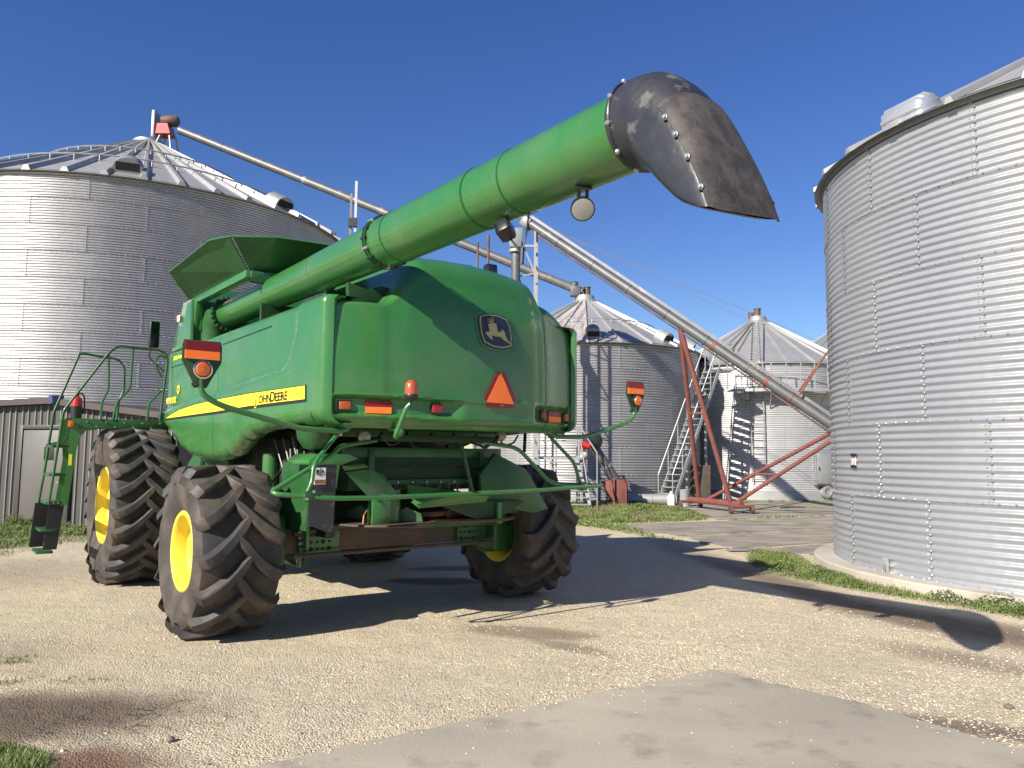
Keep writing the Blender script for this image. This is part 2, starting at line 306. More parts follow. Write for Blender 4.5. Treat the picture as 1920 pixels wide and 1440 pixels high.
# cracked edge plate lying at the slab end
# ------------------------------------------------------------------ grain bins
def silo(label, cx, cy, R, z0, ring, nr, nsh, m, apex, npan, over, ph0, m_roof='galv_roof', amp=.010, waves=10, spw=6, cap_r=.5, bolt_r=.013, rib_h=.075, rib_w=.11, phr=0., skip_bolt=False, base=None, base_m='silo_concrete', group=None):
    t = thing('grain_bin', label, 'grain bin', (cx, cy, 0), 0)
    da = 2*math.pi/nsh; segs = 7; nz = waves*spw
    mb = MB(); ov = da*.012
    for i in range(nz+1):
        z = ring*i/nz
        for j in range(segs+1):
            f = j/segs; a = -da/2-ov+(da+2*ov)*f; r = R+amp*math.cos(2*math.pi*waves*z/ring)+.007*f
            mb.v.append((r*math.cos(a), r*math.sin(a), z))
    for i in range(nz):
        for j in range(segs): k = i*(segs+1)+j; mb.f.append((k, k+1, k+segs+2, k+segs+1))
    me = mb.mesh('wall_sheet', m, smooth=True, ang=80)
    # bolts of one sheet: two vertical rows at the lap and one row along the lower seam
    bb = MB()
    def bolt(a, z, r0):
        c = V((r0*math.cos(a), r0*math.sin(a), z)); x = V((-math.sin(a), math.cos(a), 0)); zz = V((0, 0, 1)); n = V((math.cos(a), math.sin(a), 0))
        o = len(bb.v)
        for s_, q in ((1.25, 0), (1.1, .5), (.55, 1)):
            for k in range(6): an = math.pi/3*k; bb.v.append(tuple(c+(x*math.cos(an)+zz*math.sin(an))*bolt_r*s_+n*bolt_r*q*.9))
        for l in (0, 6):
            for k in range(6): bb.f.append((o+l+k, o+l+(k+1) % 6, o+l+6+(k+1) % 6, o+l+6+k))
        bb.f.append(tuple(o+12+k for k in range(6)))
    for k in range(waves):
        for dd, sh in ((-.022, .25), (.022, .75)): bolt(da/2+dd/R, ring*(k+sh)/waves, R+.009)
    nb = max(5, int(R*da/.17))
    for k in range(nb): bolt(-da/2+da*(k+.5)/nb, .005, R+amp+.004)
    bme = bb.mesh('seam_bolts', 'zinc', smooth=False)
    for k in range(nr):
        for i in range(nsh):
            a = ph0+da*i+(da/2 if k % 2 else 0)
            o = link('wall_sheet', me, t); o.location = (0, 0, z0+ring*k+(0)); o.rotation_euler = (0, 0, a)
            o.scale = (1+.0006*(k % 2), 1+.0006*(k % 2), 1.002)
            if not skip_bolt:
                q = link('seam_bolts', bme, o, 'stuff')
    ze = z0+ring*nr; slope = (apex-ze)/R; re = R+over; zb = ze-over*slope+.05
    dp = 2*math.pi/npan; r0 = cap_r
    zc = apex+.05-slope*r0
    pm = MB(); a0, a1 = -dp/2, dp/2
    def P(r, a, dz=0): return (r*math.cos(a), r*math.sin(a), apex+.05-slope*r+dz)
    nseg = 6
    for i in range(nseg+1):
        r = r0+(re-r0)*i/nseg
        pm.v += [P(r, a0), P(r, 0, .0), P(r, a1)]
    for i in range(nseg): pm.f += [(3*i, 3*i+1, 3*i+4, 3*i+3), (3*i+1, 3*i+2, 3*i+5, 3*i+4)]
    rings = []
    for i in (0, 1):
        r = (r0, re+.02)[i]; wv = rib_w*(.45 if i == 0 else 1)
        rings.append([V(P(r, a1-wv/2/r, .002)), V(P(r, a1-wv*.25/r, rib_h)), V(P(r, a1+wv*.25/r, rib_h)), V(P(r, a1+wv/2/r, .002))])
    pm.ring(rings, cap=True)
    pme = pm.mesh('roof_panel', m_roof)
    for i in range(npan):
        o = link('roof_panel', pme, t); o.rotation_euler = (0, 0, phr+dp*i)
    MB().lathe([(R+.012, ze-.06), (R+.03, ze+.03), (R+.06, ze+.03)], 96).build('eave_flashing', 'galv_dark', t, smooth=True)
    MB().lathe([(cap_r+.1, zc-.04), (cap_r+.12, zc+.06), (cap_r-.02, zc+.12), (cap_r-.04, zc+.3), (.02, zc+.42)], 24).build('roof_cap', 'galv_roof', t, smooth=True)
    if base: MB().lathe([(R-.3, .0), (R+base[0], 0), (R+base[0]+.0, base[1]-.02), (R+base[0]-.02, base[1]), (R-.3, base[1])], 96).build('foundation_ring', base_m, t, smooth=True)
    def on_roof(r, a, dz=0): return V(P(r, a, dz))
    t_ = dict(t=t, R=R, ze=ze, slope=slope, P=P, apex=apex)
    return t_
def roof_matrix(s, r, a):   # x outwards down the slope, z normal
    o = V(s['P'](r, a)); x = V((math.cos(a), math.sin(a), -s['slope'])); y = V((-math.sin(a), math.cos(a), 0)); return frame(o, x, y)
def roof_vent(s, r, a, w_=.62, l=.55, h=.34, name='roof_vent', m='galv_dark'):
    mb = MB(); n = 10; rings = []
    for x in (-l/2, l/2):
        rings.append([V((x, w_/2*math.cos(math.pi*k/n), h*math.sin(math.pi*k/n)**.8)) for k in range(n+1)])
    mb.ring(rings, close=True, cap=True)
    mb.box((l/2+.02, 0, .02), (.05, w_+.06, .06))
    o = mb.build(name, m, s['t'], smooth=True); o.matrix_local = roof_matrix(s, r, a)
    q = MB().box((l/2+.006, 0, h*.42), (.02, w_*.78, h*.55)).build('vent_screen', 'black_void', o); return o
def hoop(s, rf, r_=.022, h=.16, nfeet=None, name='roof_hoop'):
    mb = MB(); r = s['R']*rf; n = 96
    pts = [V(s['P'](r, 2*math.pi*k/n, h)) for k in range(n)]; rings = []
    for k in range(n+1):
        p = pts[k % n]; rad = V((p.x, p.y, 0)).normalized()
        rings.append([p+rad*r_*math.cos(q)+V((0, 0, 1))*r_*math.sin(q) for q in (0, 1.57, 3.14, 4.71)])
    mb.ring(rings, cap=False)
    for k in range(nfeet or 44):
        a = 2*math.pi*k/(nfeet or 44); mb.tube([s['P'](r, a, 0), s['P'](r, a, h)], r_*.8, 5)
    mb.build(name, 'galv_light', s['t'], smooth=True)

def ang(s, x, y): 
    c = s['t'].location; return math.atan2(y-c.y, x-c.x), math.hypot(x-c.x, y-c.y)
# big bin filling the right edge
b_near = silo('large corrugated grain bin on a low concrete ring at the right edge', 8.94, 11.46, 3.87, .15, 1.012, 6, 15, 'galv_near', 8.32, 29, .155, R_(-133.7-12), amp=.0148, waves=10, spw=8, bolt_r=.0125, base=(.32, .15), rib_h=.085, rib_w=.12, phr=R_(-142.4))
# drum shaped vent on its roof edge
def drum_vent():
    s = b_near; a = R_(-160); r = 3.66; mb = MB(); n = 44; rings = []
    for y in (-.33, -.31, .24, .32):
        k_ = .92 if y < .2 else (.9 if y == .24 else .7)
        rings.append([V(((.27+.012*math.cos(q*14))*math.cos(q)*k_, y, (.27+.012*math.cos(q*14))*math.sin(q)*k_)) for q in [math.pi*i/n for i in range(n+1)]])
    mb.ring(rings, close=True, cap=True)
    o = mb.build('roof_vent', 'galv_near', s['t'], smooth=True, ang=60); o.matrix_local = roof_matrix(s, r, a)
drum_vent()
def on_wall(s, a, z, out=.03): R = s['R']+out; return frame((R*math.cos(a), R*math.sin(a), z), (-math.sin(a), math.cos(a), 0), (0, 0, 1))
a = R_(-173.6+9)
# a taped notice on the near bin
nb_ = b_near['t']
po = MB().box((0, 0, 0), (.13, .17, .006)).build('notice_sheet', 'white_plastic'); po.parent = nb_; po.matrix_local = on_wall(b_near, R_(180.9), 1.66, .022)
MB().box((0, .085, .006), (.165, .045, .008)).build('tape_strip', 'decal_black', po)
MB().box((0, -.085, .006), (.175, .045, .008)).build('tape_strip', 'decal_black', po)
rp = MB()
rp.box((0, .048, .005), (.105, .018, .004)).build('red_print', 'red_paint', po)
rp = MB(); rp.box((-.018, -.012, .005), (.012, .07, .004), rot=('Z', 18)); rp.box((.026, -.015, .005), (.010, .06, .004), rot=('Z', -14)); rp.box((0, -.055, .005), (.09, .006, .004))
rp.build('red_print', 'red_lens', po)
# anchor bracket at the foot and a dent plate
br = MB().box((0, .09, .02), (.075, .20, .012)).box((-.032, .09, .035), (.01, .2, .05)).box((.032, .09, .035), (.01, .2, .05)).box((0, -.005, .05), (.10, .012, .09)).build('anchor_bracket', 'galv_light', nb_, bevel=.002)
br.matrix_local = on_wall(b_near, R_(191.8), .16, .01)
MB().tube([(0, -.0, .06), (0, .10, .06)], .012, 8).build('anchor_bolt', 'zinc', br)

# tall bin on the left
b_left = silo('tallest corrugated grain bin, behind the shed, with a motor on its peak', -17.75, 36.2, 9.33, .1, .975, 12, 15, 'galv_left', 16.75, 46, .22, R_(-87.6-12), amp=.018, waves=10, spw=6, bolt_r=.013, rib_h=.17, rib_w=.30, cap_r=.75, phr=R_(2))
hoop(b_left, .47, .035, .26, 46); hoop(b_left, .74, .035, .26, 46)
for x, y in ((-14.52, 28.12), (-10.08, 32.38), (-8.58, 37.37), (-23.5, 29.6), (-26.5, 36)): a, r = ang(b_left, x, y); roof_vent(b_left, 8.45, a, 1.05, .75, .55)
# middle bin
b_mid = silo('grain bin with rust streaks below its roof peak, beside the steel staircase', 3.1, 32.6, 4.72, .05, .97, 6, 13, 'galv_mid', 8.42, 24, .16, R_(-80), amp=.016, waves=10, spw=6, bolt_r=.010, rib_h=.09, rib_w=.14, cap_r=.45, phr=R_(3))
hoop(b_mid, .62, .022, .16, 24)
for x, y in ((3.0, 28.6), (6.03, 29.05), (7.4, 31.4)): a, r = ang(b_mid, x, y); roof_vent(b_mid, 4.25, a, .58, .5, .36, m='galv_light' if x > 4 else 'galv_dark')
n_rust = 0
for o in b_mid['t'].children:   # the two rusty panels
    if o.name.startswith('roof_panel'):
        aa = math.degrees(o.rotation_euler.z) % 360
        if min(abs(aa-244), abs(aa-260)) < 8:
            o.data = o.data.copy() if n_rust == 0 else rust_me; rust_me = o.data; rust_me.materials[0] = M_['galv_roof_rust']; n_rust += 1; o['label'] = 'roof panel streaked with orange rust'
# third bin
b_far = silo('pale grain bin with a catwalk and ladder, right of the red auger frame', 11.25, 34.9, 4.2, .30, .87, 6, 12, 'galv_far', 8.0, 24, .14, R_(-80), amp=.016, waves=10, spw=6, bolt_r=.010, rib_h=.10, rib_w=.14, cap_r=.42, base=(.03, .36), base_m='galv_light', phr=R_(5))
# fourth: only a corner of its roof shows
b_back = silo('distant grain bin with only a slice of its dull roof showing beside the near bin', 20.6, 46.5, 5.2, .05, 1.13, 6, 14, 'galv_mid', 10.0, 26, .16, R_(-80), m_roof='galv_dark', amp=.016, waves=9, spw=4, skip_bolt=True, rib_h=.09, rib_w=.13)
roof_vent(b_back, 4.5, R_(-126), .7, .6, .4)

# details on the third bin
t = b_far['t']
def cyl_pt(s, R, a, z): return V((R*math.cos(a), R*math.sin(a), z))
a0_, a1_ = R_(-122), R_(-50)
mb = MB(); n = 22; zz = 4.42
rings = []
for k in range(n+1):
    a = a0_+(a1_-a0_)*k/n; rings.append([cyl_pt(0, 4.3, a, zz), cyl_pt(0, 4.95, a, zz), cyl_pt(0, 4.95, a, zz-.12), cyl_pt(0, 4.3, a, zz-.04)])
mb.ring(rings).build('catwalk', 'galv_light', t)
for h in (1.0, .55):
    mb = MB(); mb.tube([cyl_pt(0, 4.93, a0_+(a1_-a0_)*k/n, zz+h) for k in range(n+1)], .024, 6).build('handrail', 'galv_light', t, smooth=True)
for k in range(0, n+1, 2):
    a = a0_+(a1_-a0_)*k/n; MB().tube([cyl_pt(0, 4.93, a, zz-.05), cyl_pt(0, 4.93, a, zz+1.02)], .026, 6).build('rail_post', 'galv_light', t)
for k in (2, 6, 10, 14, 18):
    a = a0_+(a1_-a0_)*k/n; MB().tube([cyl_pt(0, 4.92, a, zz-.08), cyl_pt(0, 4.23, a, zz-.75)], .028, 6).build('catwalk_brace', 'galv_light', t)
def ladder(path_fn, n, w_, name, t, m='galv_light', rr=.026, cage=False):
    """path_fn(f, side) gives the stile points"""
    for sd in (-1, 1):
        MB().tube([path_fn(f/10, sd) for f in range(11)], rr, 6).build('ladder_stile', m, t, smooth=True)
    for k in range(n):
        f = (k+.5)/n; MB().tube([path_fn(f, -1), path_fn(f, 1)], rr*.75, 5).build('ladder_rung', m, t)
la = R_(-109)
def lp(f, sd): a = la+sd*.055; return cyl_pt(0, 4.36, a, .7+4.9*f)
ladder(lp, 18, .4, 'wall_ladder', t)
def lp2(f, sd):
    r = 4.3-(3.6)*f; a = la+sd*.24/max(r, .4); return V(b_far['P'](r, a, .14))
ladder(lp2, 15, .4, 'roof_ladder', t)
da_ = R_(-73.5)
d = MB().box((0, 0, 0), (.66, 1.22, .05)).build('access_door', 'galv_light', t, bevel=.01); d.matrix_local = on_wall(b_far, da_, 1.28, .07)
MB().box((0, 0, -.02), (.78, 1.34, .05)).build('door_frame', 'galv_dark', d); MB().box((-.27, 0, .04), (.03, .14, .03)).build('door_handle', 'black_plastic', d)
MB().box((0, -.66, .05), (.9, .06, .2)).build('door_ledge', 'old_grey_steel', d)
fn = MB().lathe([(.16, 0), (.24, .02), (.24, .22), (.17, .24), (.10, .2)], 20, 'z', cap=True).build('aeration_flange', 'galv_light', t, smooth=True); fn.matrix_local = on_wall(b_far, da_, .36, .02)
MB().box((0, 0, 0), (.22, .5, .35)).build('chute_stub', 'galv_light', t).matrix_local = on_wall(b_far, R_(-114), 4.25, .2)
roof_vent(b_far, 3.8, R_(-141), .6, .5, .35, m='galv_light'); roof_vent(b_far, 3.8, R_(-47), .6, .5, .35, m='galv_light')
# chimney like stacks on the peaks
def stack(s, x, z0, h, r, m='rust_steel', dx=0.0, dy=0.):
    MB().lathe([(r, z0), (r, z0+h), (r+.02, z0+h), (r+.02, z0+h+.04), (r*.8, z0+h+.04)], 14, c=(dx, dy, 0), cap=True).build('fill_stack', m, s['t'], smooth=True)
stack(b_far, 0, 8.05, .42, .14); stack(b_far, 0, 8.05, .22, .12, dx=-.3)
stack(b_mid, 0, 8.35, .55, .14, 'rust_steel', .1); 
MB().box((-.42, -.1, 8.72), (.42, .4, .42)).lathe([(.16, 8.9), (.16, 9.1), (.2, 9.12)], 14, c=(-.45, -.1, 0), cap=True).build('auger_head', 'galv_pipe', b_mid['t'], bevel=.02)
# peak gear on the tall bin
tl = b_left['t']
gx = MB()
MB().box((.35, 0, 17.5), (.16, .9, 1.35), rot=None).build('belt_guard', 'galv_light', tl, bevel=.04).rotation_euler = (0, 0, 0)
MB().lathe([(.0, -.35), (.26, -.34), (.28, -.2), (.28, .3), (.2, .42), (0, .44)], 18, 'x', c=(1.0, -.1, 17.75)).build('drive_motor', 'rust_steel', tl, smooth=True)
MB().prism([(.5, 17.0), (1.2, 17.0), (1.05, 17.5), (.55, 17.5)], .7, 'y', -.45).build('motor_mount', 'red_paint', tl)
for p, q in (((.5, -.5, 16.3), (.7, -.3, 17.05)), ((1.3, -.5, 16.2), (1.1, -.3, 17.05)), ((.5, .4, 16.3), (.7, .2, 17.05)), ((1.3, .4, 16.1), (1.2, .2, 17.05))): MB().tube([p, q], .05, 6).build('mount_leg', 'galv_light', tl)
# stairs beside the middle bin
st = thing('steel_staircase', 'straight grey metal staircase climbing to the right beside the middle bin', 'stairs', (5.55, 27.9, 0))
p0, p1 = V((0, 0, .05)), V((2.1, 1.3, 5.05)); dirn = p1-p0; side = V((-.35, .6, 0)).normalized()*.38
for sd in (-1, 1):
    a, b = p0+side*sd, p1+side*sd; w2 = V((0, 0, .13)); th = side.normalized()*.02
    MB().ring([[a-w2-th, a-w2+th, a+w2+th, a+w2-th], [b-w2-th, b-w2+th, b+w2+th, b+w2-th]]).build('stringer', 'galv_light', st)
    MB().tube([a+V((0, 0, 1.0)), b+V((0, 0, 1.0))], .024, 6).build('handrail', 'galv_light', st)
    for k in range(6): q = a.lerp(b, k/5); MB().tube([q, q+V((0, 0, 1.0))], .022, 6).build('rail_post', 'galv_light', st)
hd = V((dirn.x, dirn.y, 0)).normalized()*.15
for k in range(22):
    q = p0.lerp(p1, (k+.5)/22)
    MB().add([q-hd-side, q-hd+side, q+hd+side, q+hd-side, q-hd-side-V((0, 0, .03)), q-hd+side-V((0, 0, .03)), q+hd+side-V((0, 0, .03)), q+hd-side-V((0, 0, .03))], [(0, 1, 2, 3), (4, 7, 6, 5), (0, 4, 5, 1), (1, 5, 6, 2), (2, 6, 7, 3), (3, 7, 4, 0)]).build('tread', 'galv_light', st)
MB().box((2.45, 1.5, 5.0), (.9, .9, .05)).build('landing', 'galv_light', st)
for x, y in ((2.05, 1.1), (2.85, 1.1), (2.85, 1.9)): MB().tube([(x, y, 5), (x, y, 6.0)], .024, 6).build('rail_post', 'galv_light', st)
MB().tube([(2.05, 1.1, 6), (2.85, 1.1, 6), (2.85, 1.9, 6)], .024, 6).build('handrail', 'galv_light', st)
for x, y, z in ((1.75, 1.1, 4.2), (.9, .55, 2.1)): MB().tube([(x, y, 0), (x, y, z)], .05, 6).build('support_post', 'galv_dark', st)
MB().box((1.5, 1.0, .75), (.65, .5, 1.3)).build('control_cabinet', 'old_grey_steel', st, bevel=.02)

# ------------------------------------------------------------------ transfer auger between peaks
ta = thing('transfer_auger', 'thin grey auger tube between the tall bin peak and rust streaked bin peak', 'grain auger', (-16.2, 36.0, 17.25))
E0 = V((19.2, -3.5, -8.55))
MB().tube([(0, 0, 0), tuple(E0)], .185, 18).build('auger_tube', 'galv_pipe', ta, smooth=True)
for k in range(1, 9):
    p = E0*(k/9); q = E0*(k/9+.008); MB().tube([p, q], .192, 18).build('tube_collar', 'galv_pipe' if k % 3 else 'galv_dark', ta, smooth=True)
# ------------------------------------------------------------------ portable auger B
pa = thing('portable_auger', 'long weathered auger on a red frame slanting down in front of the bins', 'grain auger', (6.45, 24.6, 0))
O = V((6.45, 24.6, 0)); H0 = V((.40, 25, 9.5))-O; H1 = V((8.82, 21.3, 2.64))-O; dv = (H1-H0); H2 = H0+dv*1.27
u = dv.normalized(); up = (V((0, 0, 1))-u*u.z).normalized(); sdv = u.cross(up)
MB().tube([H0-u*.1, H2], .148, 20).build('auger_tube', 'galv_pipe', pa, smooth=True)
MB().box((0, 0, 0), (dv.length*1.22, .07, .09), mtx=frame(H0.lerp(H2, .49)+up*.205+sdv*.03, u, sdv)).build('drive_shaft_guard', 'galv_pipe', pa)
MB().tube([H0+up*.19-sdv*.10, H2+up*.19-sdv*.10], .022, 6).build('hydraulic_line', 'galv_pipe', pa)
MB().tube([H0-up*.20, H2-up*.20], .026, 6).build('truss_rod', 'rust_steel', pa)
for k in range(1, 10):
    p = H0.lerp(H2, k/10); MB().tube([p-u*.03, p+u*.03], .162, 18).build('tube_collar', 'galv_pipe', pa, smooth=True)
for k, c_ in ((.52, 'red_oxide'), (.645, 'red_oxide'), (.70, 'red_oxide')):
    p = H0.lerp(H2, k); MB().tube([p-u*.06, p+u*.06], .156, 18).build('saddle_bracket', c_, pa, smooth=True)
MB().box((0, 0, 0), (.36, .34, .36), mtx=frame(H0+u*.1-up*.05, u, sdv)).build('discharge_head', 'galv_pipe', pa, bevel=.03)
T0 = V((5.06, 22.95, 5.55))-O
for q in ((-.25, 1.0, .25), (.28, -.85, .25)):
    MB().tube([T0, q], .075, 12).build('frame_leg', 'red_oxide', pa, smooth=True)
L1 = V((9.05, 20.95, 2.55))-O
for q, o_ in (((-.2, .8, .22), V((0, .15, 0))), ((.3, -.8, .22), V((0, -.1, -.12)))):
    MB().tube([q, L1+o_], .06, 12).build('frame_brace', 'red_oxide', pa, smooth=True)
MB().tube([V((-.2, .8, .22)).lerp(L1, .42), V((.3, -.8, .22)).lerp(L1, .42)], .035, 8).build('frame_crossbar', 'red_oxide', pa)
MB().tube([(-.45, 1.35, .28), (.48, -1.25, .28)], .10, 10).build('axle_beam', 'red_oxide', pa)
for (x, y) in ((-.45, 1.35), (.48, -1.25)):
    MB().tube([(x-.35, y-.1, .22), (x+.35, y+.1, .22)], .05, 8).build('caster_arm', 'red_oxide', pa)
    for e in (-.35, .35): MB().lathe([(.05, -.05), (.13, -.05), (.13, .05), (.05, .05)], 14, 'x', c=(x+e, y+e*.3, .13), cap=True).build('caster_wheel', 'rust_steel', pa, smooth=True)
pm0 = T0.lerp(V((.28, -.85, .25)), .48)
MB().tube([T0.lerp(V((-.25, 1, .25)), .47), pm0], .03, 6).build('frame_crossbar', 'red_oxide', pa)
# cable masts and stay wires on top of the auger
for k, h, two in ((.555, .95, 0), (.705, 1.55, 1)):
    b0 = H0.lerp(H2, k)+up*.2; tip = b0+V((.62*h, -.1, .85*h))
    if two:
        MB().tube([b0-sdv*.1, tip-sdv*.05], .028, 6).tube([b0+sdv*.25+u*.1, tip+sdv*.05], .028, 6).tube([b0.lerp(tip, .35)-sdv*.1, b0.lerp(tip, .35)+sdv*.2], .02, 5).tube([b0.lerp(tip, .7)-sdv*.1, b0.lerp(tip, .7)+sdv*.15], .02, 5).build('cable_mast', 'red_oxide', pa)
    else: MB().tube([b0, tip], .022, 6).tube([b0+sdv*.15, tip], .016, 6).build('cable_mast', 'rust_steel', pa)
    for s_ in (-.02, .04): MB().tube([H0.lerp(H2, .06)+up*.2+sdv*s_, tip], .006, 4).build('stay_cable', 'galv_dark', pa)
# ------------------------------------------------------------------ tower with drop pipe under the auger head
tw = thing('pipe_tower', 'white lattice post tower with a grey drop pipe rising behind the green hood', 'tower', (.42, 25.0, 0))
for x, y in ((.30, -.2), (-.22, .25), (.38, .3)): MB().box((x, y, 4.6), (.065, .065, 9.2)).build('tower_post', 'galv_light', tw)
for k in range(6):
    z = .4+1.45*k
    MB().tube([(.30, -.2, z), (-.22, .25, z+1.4)], .028, 5).build('tower_brace', 'galv_light', tw); MB().tube([(-.22, .25, z), (.30, -.2, z)], .028, 5).build('tower_brace', 'galv_light', tw)
MB().tube([(-.33, .1, 8.6), (-.33, .1, 7.35), (-.05, .1, 6.8), (-.05, .1, 3.2)], .15, 14).build('drop_pipe', 'galv_pipe', tw, smooth=True)
MB().prism([(-.62, 9.2), (-.08, 9.2), (-.16, 8.55), (-.52, 8.55)], .5, 'y', -.15).build('transition_box', 'galv_dark', tw, bevel=.015)
MB().lathe([(.24, 8.42), (.24, 8.52)], 16, c=(-.33, .1, 0), cap=True).build('pipe_flange', 'galv_dark', tw)
MB().box((.0, 0, 8.62), (.75, .08, .07)).build('tower_crossarm', 'galv_light', tw)
# thin rusty masts and pale posts that poke up behind the unloading auger
for x, y, z, r, lb in ((-1.20, 25.6, 8.9, .035, 'shorter and thinner rusty pole seen between hood and unloading auger, further left'), (-.84, 25.6, 9.15, .045, 'rusty pole standing just above the work light on the green hood')):
    tag(MB().tube([(0, 0, 0), (0, 0, z)], r, 8).build('rusty_pole', 'rust_steel'), lb, 'pole', 'rusty poles behind the combine').location = (x, y, 0)
pp = thing('antenna_mast', 'pair of narrow grey channel posts standing up beside the tall bin roof', 'mast', (-6.4, 30, 0))
MB().box((.10, 0, 6.3), (.10, .06, 12.6)).build('mast_channel', 'galv_light', pp); MB().box((-.10, .05, 6.05), (.09, .06, 12.1)).build('mast_channel', 'galv_pipe', pp); MB().box((0, -.05, 10.9), (.34, .1, .35)).build('mast_clamp', 'black_plastic', pp)
MB().tube([(-.1, 0, 9.9), (-1.3, .5, 9.5)], .02, 5).build('guy_rod', 'galv_light', pp)
# ------------------------------------------------------------------ portable steps, small auger, tube, cans
ps = thing('rolling_steps', 'pale metal work platform with steps standing in the grass behind the combine wheel', 'steps', (2.0, 25.1, 0))
for x0, x1 in ((-.50, -.78), (.55, .10)):
    MB().ring([[V((x0+e, -.5+f*.0, 0)) for e in (-.05, .05) for f in (0,)]+[V((x0+.05, -.44, 0)), V((x0-.05, -.44, 0))], [V((x1-.05, .0, 1.6)), V((x1+.05, 0, 1.6)), V((x1+.05, .06, 1.6)), V((x1-.05, .06, 1.6))]]).build('stringer', 'galv_light', ps)
for k in range(7):
    f = (k+.5)/7; xa, xb = -.50+(-.28)*f, .55-.45*f; MB().box(((xa+xb)/2, -.45+.45*f, .05+1.55*f), (xb-xa, .24, .035)).build('tread', 'galv_light', ps)
MB().box((-.45, .45, 1.62), (1.35, .9, .07)).build('deck', 'galv_light', ps)
for x, y in ((-1.1, .02), (-.55, .02), (.2, .02), (-1.1, .85), (.2, .85)): MB().tube([(x, y, 0), (x, y, 2.65)], .028, 6).build('platform_post', 'galv_light', ps)
for z in (2.62, 2.2): MB().tube([(-1.1, .02, z), (-1.1, .85, z), (.2, .85, z), (.2, .02, z)], .022, 6).build('platform_rail', 'galv_light', ps)
MB().tube([(-1.05, .02, 2.62), (-.55, .02, 2.62)], .022, 6).build('platform_rail', 'galv_light', ps)
MB().tube([(.55, -.5, 0), (.22, -.1, 2.3)], .022, 6).tube([(.75, -.3, 0), (.75, -.3, 1.8), (.3, .05, 2.55)], .022, 6).build('handrail', 'galv_light', ps)
sa = thing('hopper_auger', 'small grey auger rising from a rusty red hopper with a belt drive at its top', 'grain auger', (3.55, 26.6, 0))
MB().tube([(.12, -.2, .75), (-.85, -.5, 2.15)], .15, 14).build('auger_tube', 'galv_pipe', sa, smooth=True)
MB().tube([(-.28, -.32, 1.33), (-.32, -.34, 1.4)], .17, 14).build('tube_collar', 'galv_dark', sa)
MB().prism([(-.50, .85), (.30, .92), (.36, .12), (.1, .02), (-.15, .25)], .75, 'y', -.45).build('hopper', 'red_oxide', sa, bevel=.01)
MB().box((.33, -.5, .45), (.07, .07, .95)).build('hopper_post', 'red_oxide', sa); MB().box((-.1, -.5, .5), (.06, .06, .95), rot=None).build('hopper_post', 'red_oxide', sa)
MB().lathe([(.0, -.2), (.13, -.2), (.14, .18), (0, .2)], 16, 'x', c=(-1.1, -.7, 2.05)).build('drive_motor', 'red_paint', sa, smooth=True)
MB().tube([(-1.05, -.7, 1.75), (-1.4, -.75, 1.5)], .13, 14).build('outlet_pipe', 'galv_light', sa, smooth=True)
MB().lathe([(.26, -.05), (.28, -.04), (.28, .06), (.1, .08)], 20, 'y', c=(-.78, -.75, 2.2), cap=True).build('belt_guard', 'black_plastic', sa, smooth=True)
MB().lathe([(.0, 0), (.12, .0), (.13, .1), (.0, .14)], 14, 'y', c=(-1.08, -.86, 2.4), cap=True).build('pulley', 'rust_bright', sa, smooth=True)
tag(MB().tube([(0, 0, .21), (1.75, -.15, .21)], .185, 18).tube([(.25, -.02, .21), (.29, -.022, .21)], .2, 18).tube([(.9, -.08, .21), (.93, -.085, .21)], .2, 18).build('auger_tube', 'galv_light', smooth=True), 'pale auger tube lying along the foot of the middle bin', 'pipe').location = (4.0, 27.2, 0)
def can(x, y, r, h, m, lb, prof=None):
    o = MB().lathe(prof or [(0, 0), (r, 0), (r, h*.95), (r+.012, h), (r-.02, h), (r-.02, h*.9), (0, h*.9)], 20).build('metal_drum' if not prof else 'gas_bottle', m, smooth=True); o.location = (x, y, .012); tag(o, lb, 'can' if not prof else 'bottle'); return o
can(5.95, 26.6, .17, .58, 'galv_light', 'pale cylindrical can on the concrete beside the red auger base')
can(5.55, 26.9, .13, .5, 'white_plastic', 'small dull gas bottle between staircase foot and pale can', [(0, 0), (.13, 0), (.13, .3), (.09, .38), (.05, .4), (.05, .48), (0, .5)])

# ------------------------------------------------------------------ shed
sd0, sd1 = V((-16.6, 19.05, 0)), V((-7.45, 17.22, 0)); ux = (sd1-sd0).normalized(); rz = math.atan2(ux.y, ux.x)
sh = thing('metal_shed', 'low grey ribbed metal shed with a brown roof edge and a pale door', 'shed', sd0, rz); Ls = (sd1-sd0).length
rx = 6.08   # ridge position along the wall
def ztop(x): return 2.80-(rx-x)*.035 if x < rx else 2.80-(x-rx)*.115
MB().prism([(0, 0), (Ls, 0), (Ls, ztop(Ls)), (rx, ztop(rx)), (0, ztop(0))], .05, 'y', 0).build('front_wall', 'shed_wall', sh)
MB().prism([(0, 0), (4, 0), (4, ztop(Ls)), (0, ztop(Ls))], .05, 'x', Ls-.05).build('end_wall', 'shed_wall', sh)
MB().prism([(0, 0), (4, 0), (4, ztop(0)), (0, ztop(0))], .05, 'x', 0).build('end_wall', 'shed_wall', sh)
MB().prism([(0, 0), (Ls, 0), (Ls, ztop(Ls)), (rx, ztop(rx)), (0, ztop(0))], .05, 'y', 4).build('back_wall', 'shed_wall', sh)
ribme = MB().prism([(-.028, 0), (-.012, -.035), (.012, -.035), (.028, 0)], 1, 'z', 0).mesh('wall_rib', 'shed_rib_sunlit')
dx0, dx1 = 5.30, 6.62
k = 0; x = .15
